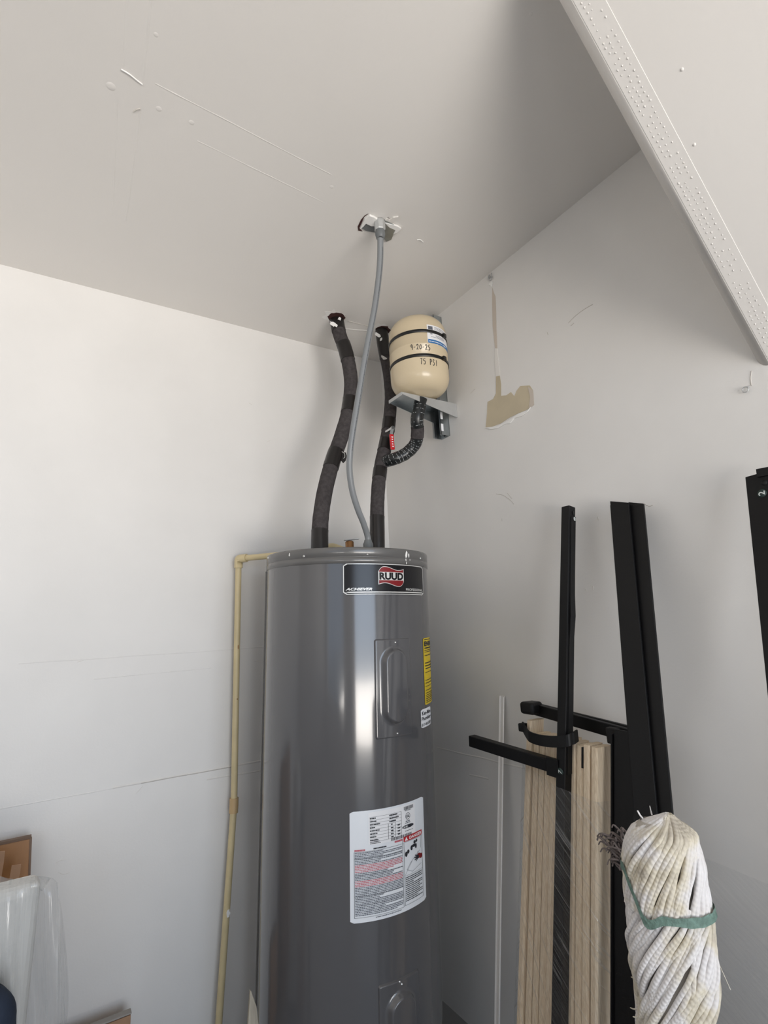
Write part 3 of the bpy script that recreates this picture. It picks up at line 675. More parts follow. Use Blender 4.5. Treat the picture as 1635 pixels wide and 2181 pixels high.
# strut channel: back, two sides, lips
ch.box((-.003, y0, zb), (0, y1, zt)); ch.box((-.041, y0, zb), (-.0005, y0+.0025, zt)); ch.box((-.041, y1-.0025, zb), (-.0005, y1, zt))
ch.box((-.041, y0, zb), (-.0385, y0+.010, zt)); ch.box((-.041, y1-.010, zb), (-.0385, y1, zt))
ch.box((-.041, y0+.008, zb), (-.032, y0+.010, zt)); ch.box((-.041, y1-.010, zb), (-.032, y1-.008, zt))
ch.build('strut_channel', M['galv'], bk, bevel=.0006)
ch = MB()
for z in (zb+.020, zb+.062): ch.box((-.0034, y0+.016, z-.013), (-.0028, y1-.016, z+.013))
ch.build('slot', M['blackplastic'], bk)
X0 = -.243; sz = 2.040
yn, yf = -.500, -.418
sh = MB()
sh.hexa([V((X0, yn, sz-.002)), V((-.041, yn, sz-.002)), V((-.041, yf, sz-.002)), V((X0, yf, sz-.002)), V((X0, yn, sz)), V((-.041, yn, sz)), V((-.041, yf, sz)), V((X0, yf, sz))])
sh.build('shelf_plate', M['galv'], bk, bevel=.0006)
for yy in (yn, yf):
    MB().poly([V((X0, yy, sz)), V((X0, yy, sz-.008)), V((-.001 if yy == yn else -.041, yy, sz-.052)), V((-.001 if yy == yn else -.041, yy, sz+.002))], (0, -1 if yy == yn else 1, 0), .002).build('shelf_flange', M['galv2'] if yy == yn else M['galv'], bk)
MB().box((X0-.002, yn, sz-.011), (X0, yf, sz+.001)).build('front_lip', M['galv2'], bk)
ch = MB()
for z in (zb+.028, zb+.074): ch.box((-.0405, y0-.0004, z-.014), (-.030, y0, z+.014))
ch.build('slot', M['label2'], bk)

tk = thing('expansion_tank', 'cream domed expansion tank strapped to steel bracket near ceiling', 'tank', (TC.x, TC.y, TZ0))
prof = []
for k in range(9): a = PI/2*k/8; prof.append((max(.0001, TR*.62+(TR*.38)*math.sin(a)) if k else .0001, TZ0+.052*(1-math.cos(a))))
prof = [(.0001, TZ0-.002), (TR*.35, TZ0)] + [(TR*.45+(TR*.55)*math.sin(PI/2*k/9), TZ0+.004+.060*(1-math.cos(PI/2*k/9))) for k in range(10)]
prof += [(TR, TZ0+.15), (TR+.0008, TZ0+.1505), (TR+.0008, TZ0+.156), (TR, TZ0+.157)]
prof += [(TR*.45+(TR*.55)*math.sin(PI/2*(1-k/9)), TZ1-.004-.060*(1-math.cos(PI/2*(1-k/9)))) for k in range(10)] + [(TR*.2, TZ1-.001), (.0001, TZ1)]
shell = MB().lathe(prof, (TC.x, TC.y, 0), n=64).build('tank_shell', M['tank'], tk)
def tcy(a, z, r=TR): return V((TC.x+math.cos(D(a))*r, TC.y+math.sin(D(a))*r, z))
MB().lathe([(.011, 0), (.011, .03)], (TC.x, TC.y, TZ0-.03), n=12).build('inlet_nipple', M['brass'], tk)
for i, (z, ab) in enumerate(((2.243, -68), (2.152, -74))):
    b = MB().lathe([(TR+.0005, z-.0058), (TR+.0024, z-.0054), (TR+.0024, z+.0054), (TR+.0005, z+.0058)], (TC.x, TC.y, 0), n=64).build('strap', M['strap'], tk)
    nn = V((math.cos(D(ab)), math.sin(D(ab)), 0)); uu = V((-nn.y, nn.x, 0)); c = tcy(ab, z, TR+.006)
    MB().beam(c-nn*.006, c+nn*.005, uu, .016, .014).build('buckle', M['strap'], b, bevel=.0015)
# tank label
mt = D(1)*TR
def tpatch(name, m, a0, a1, z0, z1, r, parent, label=None):
    return MB().grid(lambda u, v: tcy(a0+(a1-a0)*u, z0+(z1-z0)*v, r), 16, 1).build(name, m, parent, label=label)
tl = tpatch('tank_label', M['label2'], -108, -42, 2.196, 2.268, TR+.0007, tk, 'white and blue printed tank label')
tpatch('blue_band', M['blue'], -107, -43, 2.199, 2.213, TR+.0010, tl)
tpatch('bar_code', M['greyink'], -105.5, -96, 2.250, 2.263, TR+.0010, tl)
tp = MB(); random.seed(17)
def tdash(mb_, a0, a1, z, h):
    a = a0
    while a < a1:
        w_ = random.uniform(.8, 3); mb_.add([tcy(a, z, TR+.0012), tcy(a+w_, z, TR+.0012), tcy(a+w_, z+h, TR+.0012), tcy(a, z+h, TR+.0012)], [(0, 1, 2, 3)]); a += w_+.8
for z in (2.261, 2.257, 2.253): tdash(tp, -92, -52, z, .0016)
for z in (2.230, 2.226, 2.222): tdash(tp, -90 if z > 2.224 else -100, -68, z, .0018)
tdash(tp, -102, -97, 2.232, .004)
tp.build('small_print', M['greyink'], tl, kind='stuff')
tp = MB(); tdash(tp, -105, -75, 2.204, .003); tdash(tp, -72, -60, 2.203, .005); tp.build('white_print', M['label2'], tl, kind='stuff')
# marker writing
GL = {'9': [[(.75, .78), (.6, .95), (.35, .98), (.15, .8), (.2, .6), (.42, .5), (.65, .58), (.75, .78)], [(.76, .85), (.74, .5), (.70, 0)]], '-': [[(.1, .45), (.75, .5)]],
      '2': [[(.1, .75), (.4, 1), (.75, .8), (.5, .4), (.05, .05), (.3, .12), (.9, .05)]], '0': [[(.5, .9), (.15, .6), (.2, .2), (.55, .1), (.85, .45), (.75, .85), (.5, .9)]],
      '5': [[(.85, 1), (.25, .95), (.2, .6), (.6, .6), (.8, .3), (.5, .02), (.1, .08)]], '7': [[(.05, .92), (.85, .98)], [(.85, .98), (.62, .5), (.45, 0)]],
      'P': [[(.25, 0), (.3, 1)], [(.3, 1), (.8, .85), (.75, .55), (.3, .45)]], 'S': [[(.8, .9), (.4, 1), (.25, .7), (.65, .45), (.7, .15), (.35, 0), (.1, .1)]], 'I': [[(.45, 1), (.45, 0)]], ' ': []}
def write(txt, a0, z, h, adv, drift):
    q = MB()
    for i, chh in enumerate(txt):
        for st_ in GL[chh]:
            pts = [tcy(a0+(i*adv+x*adv*.8)/mt, z+drift*i+y*h, TR+.0006) for x, y in st_]; q.tube(spline(pts, 4) if len(pts) > 2 else pts, .0011, 5)
    return q
write('9-20-25', -141, 2.1745, .0200, .0100, -.0007).build('marker_date', M['ink'], tk)
write('75 PSI', -125, 2.118, .0215, .0110, -.0005).build('marker_pressure', M['ink'], tk)

# branch from the right pipe to the tank, wrapped in printed tape
bs = s2[int(.63*(len(s2)-1))]
bp_ = [bs+V((.004, 0, -.004)), at(838, 978, y=-.372), at(864, 966, y=-.395), at(884, 945, y=-.425), at(889, 920, y=-.452), at(888, 890, y=-.475), V((TC.x, TC.y, TZ0-.006))]
sb = spline(bp_, 10)
br = thing('wrapped_branch_pipe', 'branch pipe in black tape with grey print rising to the cream tank', 'pipe', tuple(bs))
MB().tube(sb, [.0225+.0010*noise.noise(V((i*.35, 7, 0))) for i in range(len(sb))], 24).build('tape_wrap', M['wrap'], br)
i0 = int(.60*len(sb)); MB().tube(sb[i0:i0+9], .0236, 24).build('foam_section', M['foam'], br)
random.seed(9)
pr = MB(); L = 0; nxt = .008; n = len(sb)
view = [(CAM-p).normalized() for p in sb]
for i in range(4, n-3):
    L += (sb[i]-sb[i-1]).length
    if i0-1 <= i <= i0+9 or L < nxt: continue
    nxt = L+random.uniform(.0065, .011)
    tn = (sb[i+1]-sb[i-1]).normalized(); v_ = (view[i]-tn*view[i].dot(tn)).normalized(); s_ = tn.cross(v_)
    a = -1.35+random.uniform(0, .4)
    while a < 1.35:
        da_ = random.uniform(.10, .35)
        if random.random() < .8:
            rr = .0240; pts = [sb[i]+tn*(ww+.003*math.sin(aa*1.3))+(v_*math.cos(aa)+s_*math.sin(aa))*rr for aa, ww in ((a, 0), (a+da_, 0), (a+da_, .0016), (a, .0016))]
            pr.add(pts, [(0, 1, 2, 3)])
        a += da_+random.uniform(.05, .3)
pr.build('tape_print', M['wrap_print'], br, kind='stuff')
MB().lathe([(.0001, 0), (.016, 0), (.016, .02), (.0001, .02)], (TC.x, TC.y, TZ0-.026), n=6, smooth=False).build('hex_nut', M['brass'], br)

# ---------------------------------------------------------------- flexible electrical conduit
cf = thing('electrical_conduit', 'grey flexible electrical conduit hanging from ceiling plate to heater top', 'conduit', (-.472, -.736, HC))
c0 = cl(808, 470)
dn = V((0, 0, -1))
cpx = [(810, 512), (809, 560), (804, 610), (796, 665), (785, 720), (774, 780), (764, 840), (754, 900), (746, 955), (744, 1000), (750, 1045), (762, 1085), (774, 1115), (783, 1145)]
cp = []
for i, (x, y) in enumerate(cpx):
    t_ = i/(len(cpx)-1); cp.append(at(x, y, y=c0.y+(-.505-c0.y)*(t_**.9)))
MB().tube(spline([c0+V((0, 0, -.06))]+cp[1:]+[V((cp[-1].x, cp[-1].y, ztop))], 8), .0092, 18).build('conduit_hose', M['conduit'], cf)
sc_ = spline([c0+V((0, 0, -.06))]+cp[1:], 8)
pm = MB(); random.seed(14)
for i in range(3, int(len(sc_)*.62)):                                     # printed marking line along the hose
    a, b = sc_[i], sc_[i+1]
    tn = (b-a).normalized(); v_ = (CAM-a).normalized(); v_ = (v_-tn*v_.dot(tn)).normalized(); s_ = v_.cross(tn)*(-1)
    s_ = s_ if s_.dot(RT) > 0 else -s_
    off = (v_*.80+s_*.60)*.0096; m_ = 3
    for k in range(m_):
        p = a.lerp(b, k/m_)+off; q = a.lerp(b, (k+random.uniform(.45, .75))/m_)+off
        pm.add([p-s_*.0009, q-s_*.0009, q+s_*.0009, p+s_*.0009], [(0, 1, 2, 3)])
pm.build('hose_print', M['ink'], cf, kind='stuff')
e = V((cp[-1].x, cp[-1].y, ztop-.010))
MB().lathe([(.015, 0), (.0155, .012), (.0155, .030), (.0125, .036), (.0110, .042)], e, n=20).build('lower_fitting', M['fitting'], cf)
fa = c0+V((0, 0, -.002))
MB().lathe([(.0150, 0), (.0165, -.006), (.0165, -.030), (.0150, -.034)], fa, n=8, smooth=False).build('hex_connector', M['galv2'], cf)
MB().lathe([(.0140, -.032), (.0150, -.046), (.0125, -.058), (.0092, -.060)], fa, n=20).build('lower_ring', M['fitting'], cf)
# box cover plates hanging in the torn hole
def cpoly(pts, z, m, name, parent, th=.0015): return MB().poly([cl(x, y, z) for x, y in pts], NC, th).build(name, m, parent)
cpoly([(767, 483), (780, 470), (800, 466), (812, 474), (812, 494), (796, 494), (779, 491)], .0015, M['fitting'], 'cover_plate', cf)
cpoly([(818, 468), (832, 474), (845, 482), (838, 497), (833, 510), (822, 514), (812, 500), (810, 474)], .0035, M['galv'], 'cover_plate', cf)
random.seed(6)
def jag(pts, k=1.6): return [(x+random.uniform(-k, k), y+random.uniform(-k, k)) for x, y in pts]
cpoly(jag([(786, 455), (796, 460), (806, 464), (814, 469), (819, 474), (812, 478), (800, 478), (790, 477), (780, 472), (772, 480), (765, 484), (770, 474), (778, 463)]), .0005, M['white'], 'plaster_flake', ceiling, .007)
cpoly(jag([(784, 455), (776, 462), (770, 474), (764, 485), (772, 492), (763, 490), (761, 482), (768, 468), (776, 458)], .8), .0005, M['hole'], 'hole_edge', ceiling, .001)
cpoly(jag([(821, 472), (834, 476), (845, 480), (853, 484), (846, 492), (838, 496), (842, 488), (830, 480)]), .0008, M['white'], 'plaster_flake', ceiling, .006)
cpoly(jag([(819, 468), (825, 464), (830, 466), (836, 462), (848, 460), (838, 470), (830, 474)]), .0004, M['seam'], 'plaster_flake', ceiling, .004)
cpoly([(822, 466), (826, 462), (829, 466), (826, 471)], .0008, M['hole'], 'hole_edge', ceiling, .001)

# ---------------------------------------------------------------- white corner trim leaning on the wall
a = at(1070, 1482, x=-.012); b = at(1060, 2181, x=-.100); dl = (b-a).normalized(); b2 = a+dl*((a.z-.0)/-dl.z)
cb = thing('corner_trim_strip', 'thin white plastic trim strip leaning against the right wall beside heater', 'trim strip', tuple(b2))
MB().beam(a, b2, (0, 1, 0), .0135, .0018).build('flange', M['paint'], cb)
MB().beam(a+V((-.004, .0062, 0)), b2+V((-.004, .0062, 0)), (1, 0, 0), .008, .0015).build('side_lip', M['seam'], cb)
MB().tube([a+V((-.001, -.004, -.004)), b2+V((-.001, -.004, 0))], .0024, 8).build('bead', M['seam'], cb)

# ---------------------------------------------------------------- black bed-frame pieces
def tofloor(a, b, zf=0):
    a = V(a); b = V(b); d = (b-a).normalized(); return a+d*((a.z-zf)/-d.z)
# square post in front of the slats
T = at(1210, 1080, x=-.045); Q = at(1192, 2181, x=-.245); Bt = tofloor(T, Q, .015)
pa = thing('bed_post', 'black square steel post with a side bar, standing in front of the wooden slats', 'post', (Bt.x, Bt.y, 0))
dpA = (T-Bt).normalized()
sq = MB().beam(Bt, T, (0, 1, 0), .026, .026)
sq.build('square_tube', M['blacksteel'], pa, bevel=.002)
def onA(z): return Bt+dpA*((z-Bt.z)/dpA.z)
zc = at(1203, 1640, x=onA(.87).x).z
# flat bracket strip along the side face, slightly bulged halfway
st_pts = []
for k in range(13):
    z = T.z-.03-(T.z-zc-.02)*k/12; p = onA(z)+V((.004, -.0145-.004*math.exp(-((z-1.27)/.03)**2), 0)); st_pts.append(p)
sm = MB()
for i in range(12):
    p, q = st_pts[i], st_pts[i+1]
    sm.hexa([p+V((-.009, 0, 0)), p+V((.009, 0, 0)), p+V((.009, .003, 0)), p+V((-.009, .003, 0)), q+V((-.009, 0, 0)), q+V((.009, 0, 0)), q+V((.009, .003, 0)), q+V((-.009, .003, 0))])
sm.build('side_strip', M['blackplastic'], pa)
p = onA(zc); BE = at(1004, 1577, x=p.x-.012)
dirb = (BE-p).normalized()
ba = MB().beam(p+dirb*.012, BE, (0, 0, 1), .030, .024).build('side_bar', M['blacksteel'], pa, bevel=.0025)
MB().beam(p+dirb*.006+V((-.014, 0, 0)), p+dirb*.04+V((-.014, 0, 0)), (0, 0, 1), .042, .003).build('gusset_plate', M['blacksteel'], pa, bevel=.001)
sc2 = p+V((-.0140, 0, -.004))
stk = MB().lathe([(.0001, .0008), (.0085, .0008), (.0085, 0)], sc2, (-1, 0, 0), 20).build('number_sticker', M['sticker'], pa)
def ftext(name, txt, o, ux, uy, w_, h, m, parent, bold=.01, off=None):
    vs, fs = fit(txt, w_, h, bold); o = V(o)-V(ux)*w_/2-V(uy)*h/2
    return MB().add([o+V(ux)*x+V(uy)*y for x, y in vs], fs).build(name, m, parent)
ftext('numeral', '7', sc2+V((-.0012, 0, 0)), V((0, -.2, .98)), V((0, .98, .2)), .007, .010, M['numeral'], stk)
c = T+V((0.002, -.0192, -.028)); c = onA(T.z-.028)+V((.004, -.0148, 0))
MB().box(c+V((-.002, -.0006, .004)), c+V((.003, 0, .014))).build('slot', M['strap'], pa)
ftext('numeral', '8', c+V((.001, -.0010, -.008)), V((0.0, 0, 1)), V((-1, 0, 0)), .010, .007, M['numeral'], pa)

# pair of flat rails leaning together
def rail(name, label, tl_, tr_, bl_, br_, th, hole=False, group=None):
    """a wide flat angle rail given by its top and lower corners; extended to the floor"""
    TL, TR_, BL, BR = V(tl_), V(tr_), V(bl_), V(br_)
    c = (TL+TR_)/2; cb_ = (BL+BR)/2; f0 = tofloor(c, cb_, .012)
    t_ = thing(name, label, 'rail', (f0.x, f0.y, 0), group)
    u = (TR_-TL); w_ = u.length; d = (f0-c).normalized(); u = (u-d*u.dot(d)).normalized()
    n_ = d.cross(u); n_ = n_ if n_.x < 0 else -n_
    h_ = (TR_-TL)/2; nn = n_*(th/2); MB().hexa([f0-h_-nn, f0+h_-nn, f0+h_+nn, f0-h_+nn, c-h_-nn, c+h_-nn, c+h_+nn, c-h_+nn]).build('flat_web', M['blacksteel'], t_, bevel=.0012)
    MB().beam(c-u*(w_/2-.0015)-n_*.011, f0-u*(w_/2-.0015)-n_*.011, u, .003, .024).build('side_flange', M['blacksteel'], t_, bevel=.0008)
    return t_, c, u, n_, d
xt, xb = -.050, -.215
r1 = rail('bed_side_rail', 'left one of the two long black rails leaning together behind the mop', at(1300, 1068, x=xt), at(1339, 1071, x=xt-.004), at(1357, 1740, x=xb), at(1396, 1740, x=xb-.002), .006)
r2_ = rail('bed_side_rail', 'right one of the two long black rails leaning together behind the mop', at(1339, 1070, x=xt+.008), at(1371, 1073, x=xt+.006), at(1396, 1740, x=xb+.010), at(1431, 1738, x=xb+.008), .006)
t3, c3, u3, n3, d3 = rail('bed_side_rail', 'black rail at the right photo edge carrying a round sticker reading 2', at(1588, 1017, x=-.05), at(1655, 998, x=-.055), at(1640, 1500, x=-.150), at(1716, 1500, x=-.155), .006)
MB().beam(at(1612, 1008, x=-.058), at(1665, 998, x=-.06), (0, 0, 1), .016, .006).build('end_plate', M['blacksteel'], t3)
def onrail(px, py, o):
    d_ = ray(px, py); q = c3+n3*(.003+o); return CAM+d_*((q-CAM).dot(n3)/d_.dot(n3))
hc = onrail(1627, 1028, .0); MB().lathe([(.0001, .0008), (.0055, .0008), (.0055, 0)], hc, n3, 18).build('bolt_hole', M['blackplastic'], t3)
scn = onrail(1622, 1051, .0); stk = MB().lathe([(.0001, .0008), (.0085, .0008), (.0085, 0)], scn, n3, 20).build('number_sticker', M['sticker'], t3)
ftext('numeral', '2', scn+n3*.0012, -d3, -u3 if u3.y > 0 else u3*-1, .0085, .0115, M['numeral'], stk)

# ---------------------------------------------------------------- bundle of wooden slats
lean = V((dpA.x/dpA.z*1.0, dpA.y/dpA.z*1.0, 1))
bz = .955
fr = at(1270, 1594, x=-.150); bk_ = at(1121, 1556, x=-.118)
NS = 11; W_S = .047
stepv = (V((fr.x, fr.y, 0))-V((bk_.x, bk_.y, 0)))/(NS)
nrmS = V((stepv.y, -stepv.x, 0)).normalized(); nrmS = nrmS if nrmS.x > 0 else -nrmS
thk = stepv.length
random.seed(12)
sbn = thing('slat_bundle', 'wrapped bundle of pale wooden bed slats standing behind the black post', 'slats', (fr.x, fr.y, 0))
zf, zk = fr.z, bk_.z
for i in range(NS):
    k = (NS-1-i)+.5
    base = V((bk_.x, bk_.y, 0))+stepv*k
    zt_ = zk+(zf-zk)*((k)/NS)+random.uniform(-.004, .004)
    if i == NS-1: zt_ = at(1150, 1535, x=base.x+.02).z
    off = nrmS*random.uniform(0, .003)
    h = V((0, 0, zt_)); d_ = lean; st_ = stepv.normalized()
    def P(z, s, t): return base+off+d_*(z-zt_)+V((0, 0, zt_))+st_*s+nrmS*t
    hw = thk/2*.88; r_ = .0040
    ring = [(-hw+r_, 0), (hw-r_, 0), (hw, r_), (hw, W_S-r_), (hw-r_, W_S), (-hw+r_, W_S), (-hw, W_S-r_), (-hw, r_)]
    vs = [P(z, s, t) for z in (.01, zt_) for s, t in ring]
    fs = [tuple(range(7, -1, -1)), tuple(range(8, 16))]+[(q, (q+1) % 8, 8+(q+1) % 8, 8+q) for q in range(8)]
    o = MB().add(vs, fs).build('wooden_slat', M['slat'], sbn)
    if i in (2, 4):                                                        # black boxes drawn as the dark notches between slats, near their tops
        MB().hexa([P(z, s_, t_) for z in (zt_-.046, zt_-.002) for s_, t_ in ((hw-.001, -.001), (hw+.0045, -.001), (hw+.0045, .006), (hw-.001, .006))]).build('dark_notch', M['blackplastic'], sbn)
# black saddle brackets and rails behind the bundle
hr = thing('bed_cross_rail', 'black double rail running behind the slat tops to the leaning rails', 'rail', at(1230, 1540, x=-.05))
ra = at(1135, 1509, x=-.070); rb = at(1352, 1570, x=-.090)
MB().beam(ra, rb, (0, 0, 1), .030, .014).build('rail_tube', M['blacksteel'], hr, bevel=.002)
MB().beam(ra+V((.014, .01, .008)), rb+V((.014, .0, .012)), (0, 0, 1), .012, .010).build('rail_tube', M['blacksteel'], hr, bevel=.002)
c = at(1131, 1507, x=-.085)
def capp(c, w_, h, dx):
    return MB().hexa([c+V((-dx, w_, -h)), c+V((dx, w_*.6, -h)), c+V((dx, -w_, -h)), c+V((-dx, -w_, -h)), c+V((-dx, w_, h)), c+V((dx, w_*.6, h)), c+V((dx, -w_, h)), c+V((-dx, -w_, h))])
capp(c, .024, .016, .022).build('end_cap', M['blackplastic'], hr, bevel=.008, bseg=4)
c = at(1308, 1563, x=-.100); MB().box(c+V((-.010, -.014, -.022)), c+V((.012, .016, .014))).build('end_bracket', M['blackplastic'], hr, bevel=.003)
cv = thing('curved_bracket', 'black curved plastic bracket hugging the left end of the slat tops', 'bracket', at(1150, 1575, x=-.16))
cpts = [at(1112, 1548, x=-.120), at(1120, 1562, x=-.145), at(1128, 1570, x=-.162), at(1150, 1577, x=-.170), at(1180, 1580, x=-.172), at(1210, 1577, x=-.165), at(1228, 1566, x=-.135)]
cs = spline(cpts, 6); vs = []; fs = []
for p in cs:
    i = len(vs)//4; tn = (cs[min(i+1, len(cs)-1)]-cs[max(i-1, 0)]).normalized(); n_ = V((tn.y, -tn.x, 0)).normalized(); n_ = n_ if n_.x < 0 else -n_
    hh = .013
    vs += [p+V((0, 0, -hh)), p+V((0, 0, hh)), p-n_*.004+V((0, 0, hh)), p-n_*.004+V((0, 0, -hh))]
for i in range(len(cs)-1):
    for k in range(4): fs.append((i*4+k, i*4+(k+1) % 4, i*4+4+(k+1) % 4, i*4+4+k))
fs += [(3, 2, 1, 0), tuple(len(vs)-4+k for k in range(4))]
MB().add(vs, fs).build('band', M['blackplastic'], cv)
c = at(1114, 1549, x=-.118); capp(c, .011, .011, .010).build('end_cap', M['blackplastic'], cv, bevel=.004, bseg=3)
# dark post behind the rails
T4 = at(1331, 1556, x=-.105); Q4 = at(1336, 2181, x=-.215); B4 = tofloor(T4, Q4, .012)
db = thing('bed_post', 'short wide black post right of the wooden slats, under the cross rail', 'post', (B4.x, B4.y, 0))
MB().beam(T4, B4, (0, 1, 0), .050, .018).build('flat_tube', M['blacksteel'], db, bevel=.003)
MB().beam(T4+V((-.010, .026, -.01)), B4+V((-.010, .026, 0)), (0, 1, 0), .003, .012).build('side_flange', M['blacksteel'], db)

# ---------------------------------------------------------------- stretch film around bundle and post
def fwrap(z, k):
    base = lean*(z-fr.z)+V((0, 0, fr.z))
    B0 = V((bk_.x, bk_.y, 0)); F0 = V((fr.x, fr.y, 0)); off = lean*(z-fr.z); off.z = z
    pA_ = onA(z); pA_ = V((pA_.x, pA_.y, z))
    b_ = B0+off-nrmS*.004; f_ = F0+off-nrmS*.004
    return [b_+nrmS*(W_S+.010), b_-stepv.normalized()*.006, pA_+V((-.017, .012, 0)), pA_+V((-.014, -.022, 0)), f_+stepv.normalized()*.004, f_+nrmS*(W_S+.010)]
vs = []; uvr = []
NZ = 90; NP = 40
z1_ = .865
for j in range(NZ+1):
    z = .03+(z1_-.03)*j/NZ; pl_ = fwrap(z, 0); seg = [(pl_[i+1]-pl_[i]).length for i in range(5)]; tot = sum(seg)
    for i in range(NP+1):
        s_ = tot*i/NP; k = 0
        while k < 4 and s_ > seg[k]: s_ -= seg[k]; k += 1
        p = pl_[k].lerp(pl_[k+1], s_/seg[k])
        zz = z+(.045*(1-i/NP)-.015)*(j/NZ)**6
        nn = V((-.8, -.6, 0)); p = V((p.x, p.y, zz))+nn*(.0022*noise.noise(V((i*.35, z*26+i*.22, 5)))+.0012*noise.noise(V((i*1.1, z*70+i*.8, 9))))
        vs.append(p)
fs = []; uv = []
for j in range(NZ):
    for i in range(NP):
        a_ = j*(NP+1)+i; fs.append((a_, a_+1, a_+NP+2, a_+NP+1)); uv.append(((i/NP*.24, j/NZ*.83), ((i+1)/NP*.24, j/NZ*.83), ((i+1)/NP*.24, (j+1)/NZ*.83), (i/NP*.24, (j+1)/NZ*.83)))
MB().add(vs, fs, uv, True).build('stretch_film', M['film'], sbn)
# second film sheet at the lower right
def fsh(u, v):
    y = -1.13-.62*u; z = .82-.42*u*.2-.80*v; top = at(1470, 1900, x=-.17)
    x = -.150-.10*v+.05*u+.006*noise.noise(V((u*5, v*5, 1)))+.0022*math.sin((u*.9+v*2.3)*26+2*noise.noise(V((u*3, v*3, 0))))
    return V((x, y, z))
fo = MB().grid(fsh, 60, 90).build('plastic_wrap_sheet', M['film2']); tag(fo, 'clear creased plastic wrap sheet against right wall beside the mop', 'plastic film')

# ---------------------------------------------------------------- string mop stored head up
mc = at(1424, 1960, x=-.400)
mop = thing('string_mop', 'upturned cotton string mop with a green band, in front of black rails', 'mop', (mc.x, mc.y, 0))
# axes: a = towards the camera, s = to the right in view
va_ = V((CAM.x-mc.x, CAM.y-mc.y, 0)).normalized(); vs_ = V((-va_.y, va_.x, 0)); vs_ = vs_ if vs_.dot(RT) > 0 else -vs_
def mz(py): return at(1424, py, x=mc.x).z
rows = [(1748, 1425, 12), (1760, 1422, 42), (1780, 1422, 55), (1800, 1421, 61), (1850, 1424, 68), (1900, 1425, 72), (1930, 1425, 76), (1950, 1425, 78), (2000, 1420, 79), (2050, 1420, 78), (2100, 1418, 73), (2150, 1410, 66), (2181, 1403, 64), (2260, 1400, 62), (2400, 1400, 58)]
sc = (mc-CAM).dot(_f)/FPX
def shape(z):
    for (y0_, c0_, h0_), (y1_, c1_, h1_) in zip(rows, rows[1:]):
        za, zb_ = mz(y0_), mz(y1_)
        if z >= zb_ or y1_ == 2400:
            t_ = min(1.05, max(0, (za-z)/(za-zb_))); return ((c0_+(c1_-c0_)*t_-1424)*sc, (h0_+(h1_-h0_)*t_)*sc)
def mp_(th, z, k=1.0, ex=0):
    cx, hw = shape(z); r = hw*k+ex
    return V((mc.x, mc.y, z))+vs_*(cx+math.sin(th)*r)+va_*(math.cos(th)*r*.85)
ztp, zgb, zlo = mz(1748), mz(1925), mz(2300)
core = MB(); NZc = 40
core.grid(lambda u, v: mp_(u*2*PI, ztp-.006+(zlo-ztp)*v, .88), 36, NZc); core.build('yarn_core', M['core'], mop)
random.seed(44); mb_g = []
# upper layer: strands fall from the crown and gather at the band
for k in range(72):
    th1 = 2*PI*k/72+random.uniform(-.05, .05); tw = .85+.25*random.random(); pts = []
    zend = zgb-.004+random.uniform(-.003, .002)-.010*math.exp(-((((th1+PI) % (2*PI))-PI+.35)/.35)**2)
    for i in range(13):
        t_ = i/12; z = ztp+.002-(ztp-zend)*(1-(1-t_)**1.0) if i else ztp+.003
        th = th1+(1-t_)**1.3*tw*1.25
        kk = 1.0 if i else .2
        wob = .005*noise.noise(V((k*1.7, t_*3, 0)))
        p = mp_(th, z, min(1, .25+t_*5) if i else .2, .002+wob+.004*math.sin(PI*t_)); pts.append(p+vs_*(.018*(1-t_)**3))
    r_ = random.uniform(.0032, .0046)
    MB().tube(spline(pts, 3), r_, 7).build('yarn_strand', M['yarn'], mop)
# lower layer: twisted strands
for k in range(92):
    th1 = 2*PI*k/92+random.uniform(-.09, .09); L_ = random.uniform(.8, 1.0); tw = random.uniform(2.3, 3.4)*(1 if random.random() < .93 else .3); pts = []
    zs = zgb+.012; ph = random.uniform(0, 6)
    for i in range(20):
        t_ = i/19; z = zs-(zs-zlo)*t_*L_
        p = mp_(th1-tw*t_, z, 1.0, -.001+.008*noise.noise(V((k*.9, t_*4, 8)))+.0015*math.sin(t_*9+ph)); pts.append(p)
    MB().tube(spline(pts, 3), random.uniform(.0033, .0046), 7).build('yarn_strand', M['yarn'], mop)
for k in range(10):                                                        # loose ends at the crown and sides
    th = random.uniform(-PI, PI); z = random.choice((ztp, ztp, mz(1960), mz(2010), mz(2100), mz(2150)))
    p = mp_(th, z-.003, 1, .002); d_ = (vs_*math.sin(th)*.6+V((0, 0, .8 if z == ztp else -.1))+va_*random.uniform(-.3, .3)).normalized()
    MB().tube(spline([p, p+d_*.006, p+d_*.011+V((0, 0, .002))], 3), [.0013]*3+[.0009]*3+[.0005], 5).build('loose_yarn_end', M['yarn'], mop)
q = mp_(1.45, mz(2020), 1, .004); MB().tube(spline([q, q+vs_*.004+V((0, 0, -.012)), q+vs_*.011+V((0, 0, -.034))], 4), .0005, 5).build('loose_thread', M['yarn'], mop)
gb = []
def band(u, v):
    th = (u*2-1)*PI
    dz = -.010*math.exp(-((th+.45)/.22)**2)+.050*max(0, min(1, (-th-.55)/.6))*(1 if th > -2 else max(0, (th+PI)/1.14))
    hw_ = .0062*(1-.25*math.exp(-((th-.1)/.15)**2))
    z = zgb+dz+(v-.5)*2*hw_+.0012*noise.noise(V((u*30, v*2, 0)))
    return mp_(th, z, 1.0, .0105+.0015*noise.noise(V((u*22, 3, 0))))
MB().grid(band, 90, 4).build('green_band', M['mopgreen'], mop)
MB().tube([V((mc.x, mc.y, zlo+.02)), V((mc.x-.01, mc.y+.01, .005))], .012, 14).build('handle', M['shim'], mop)

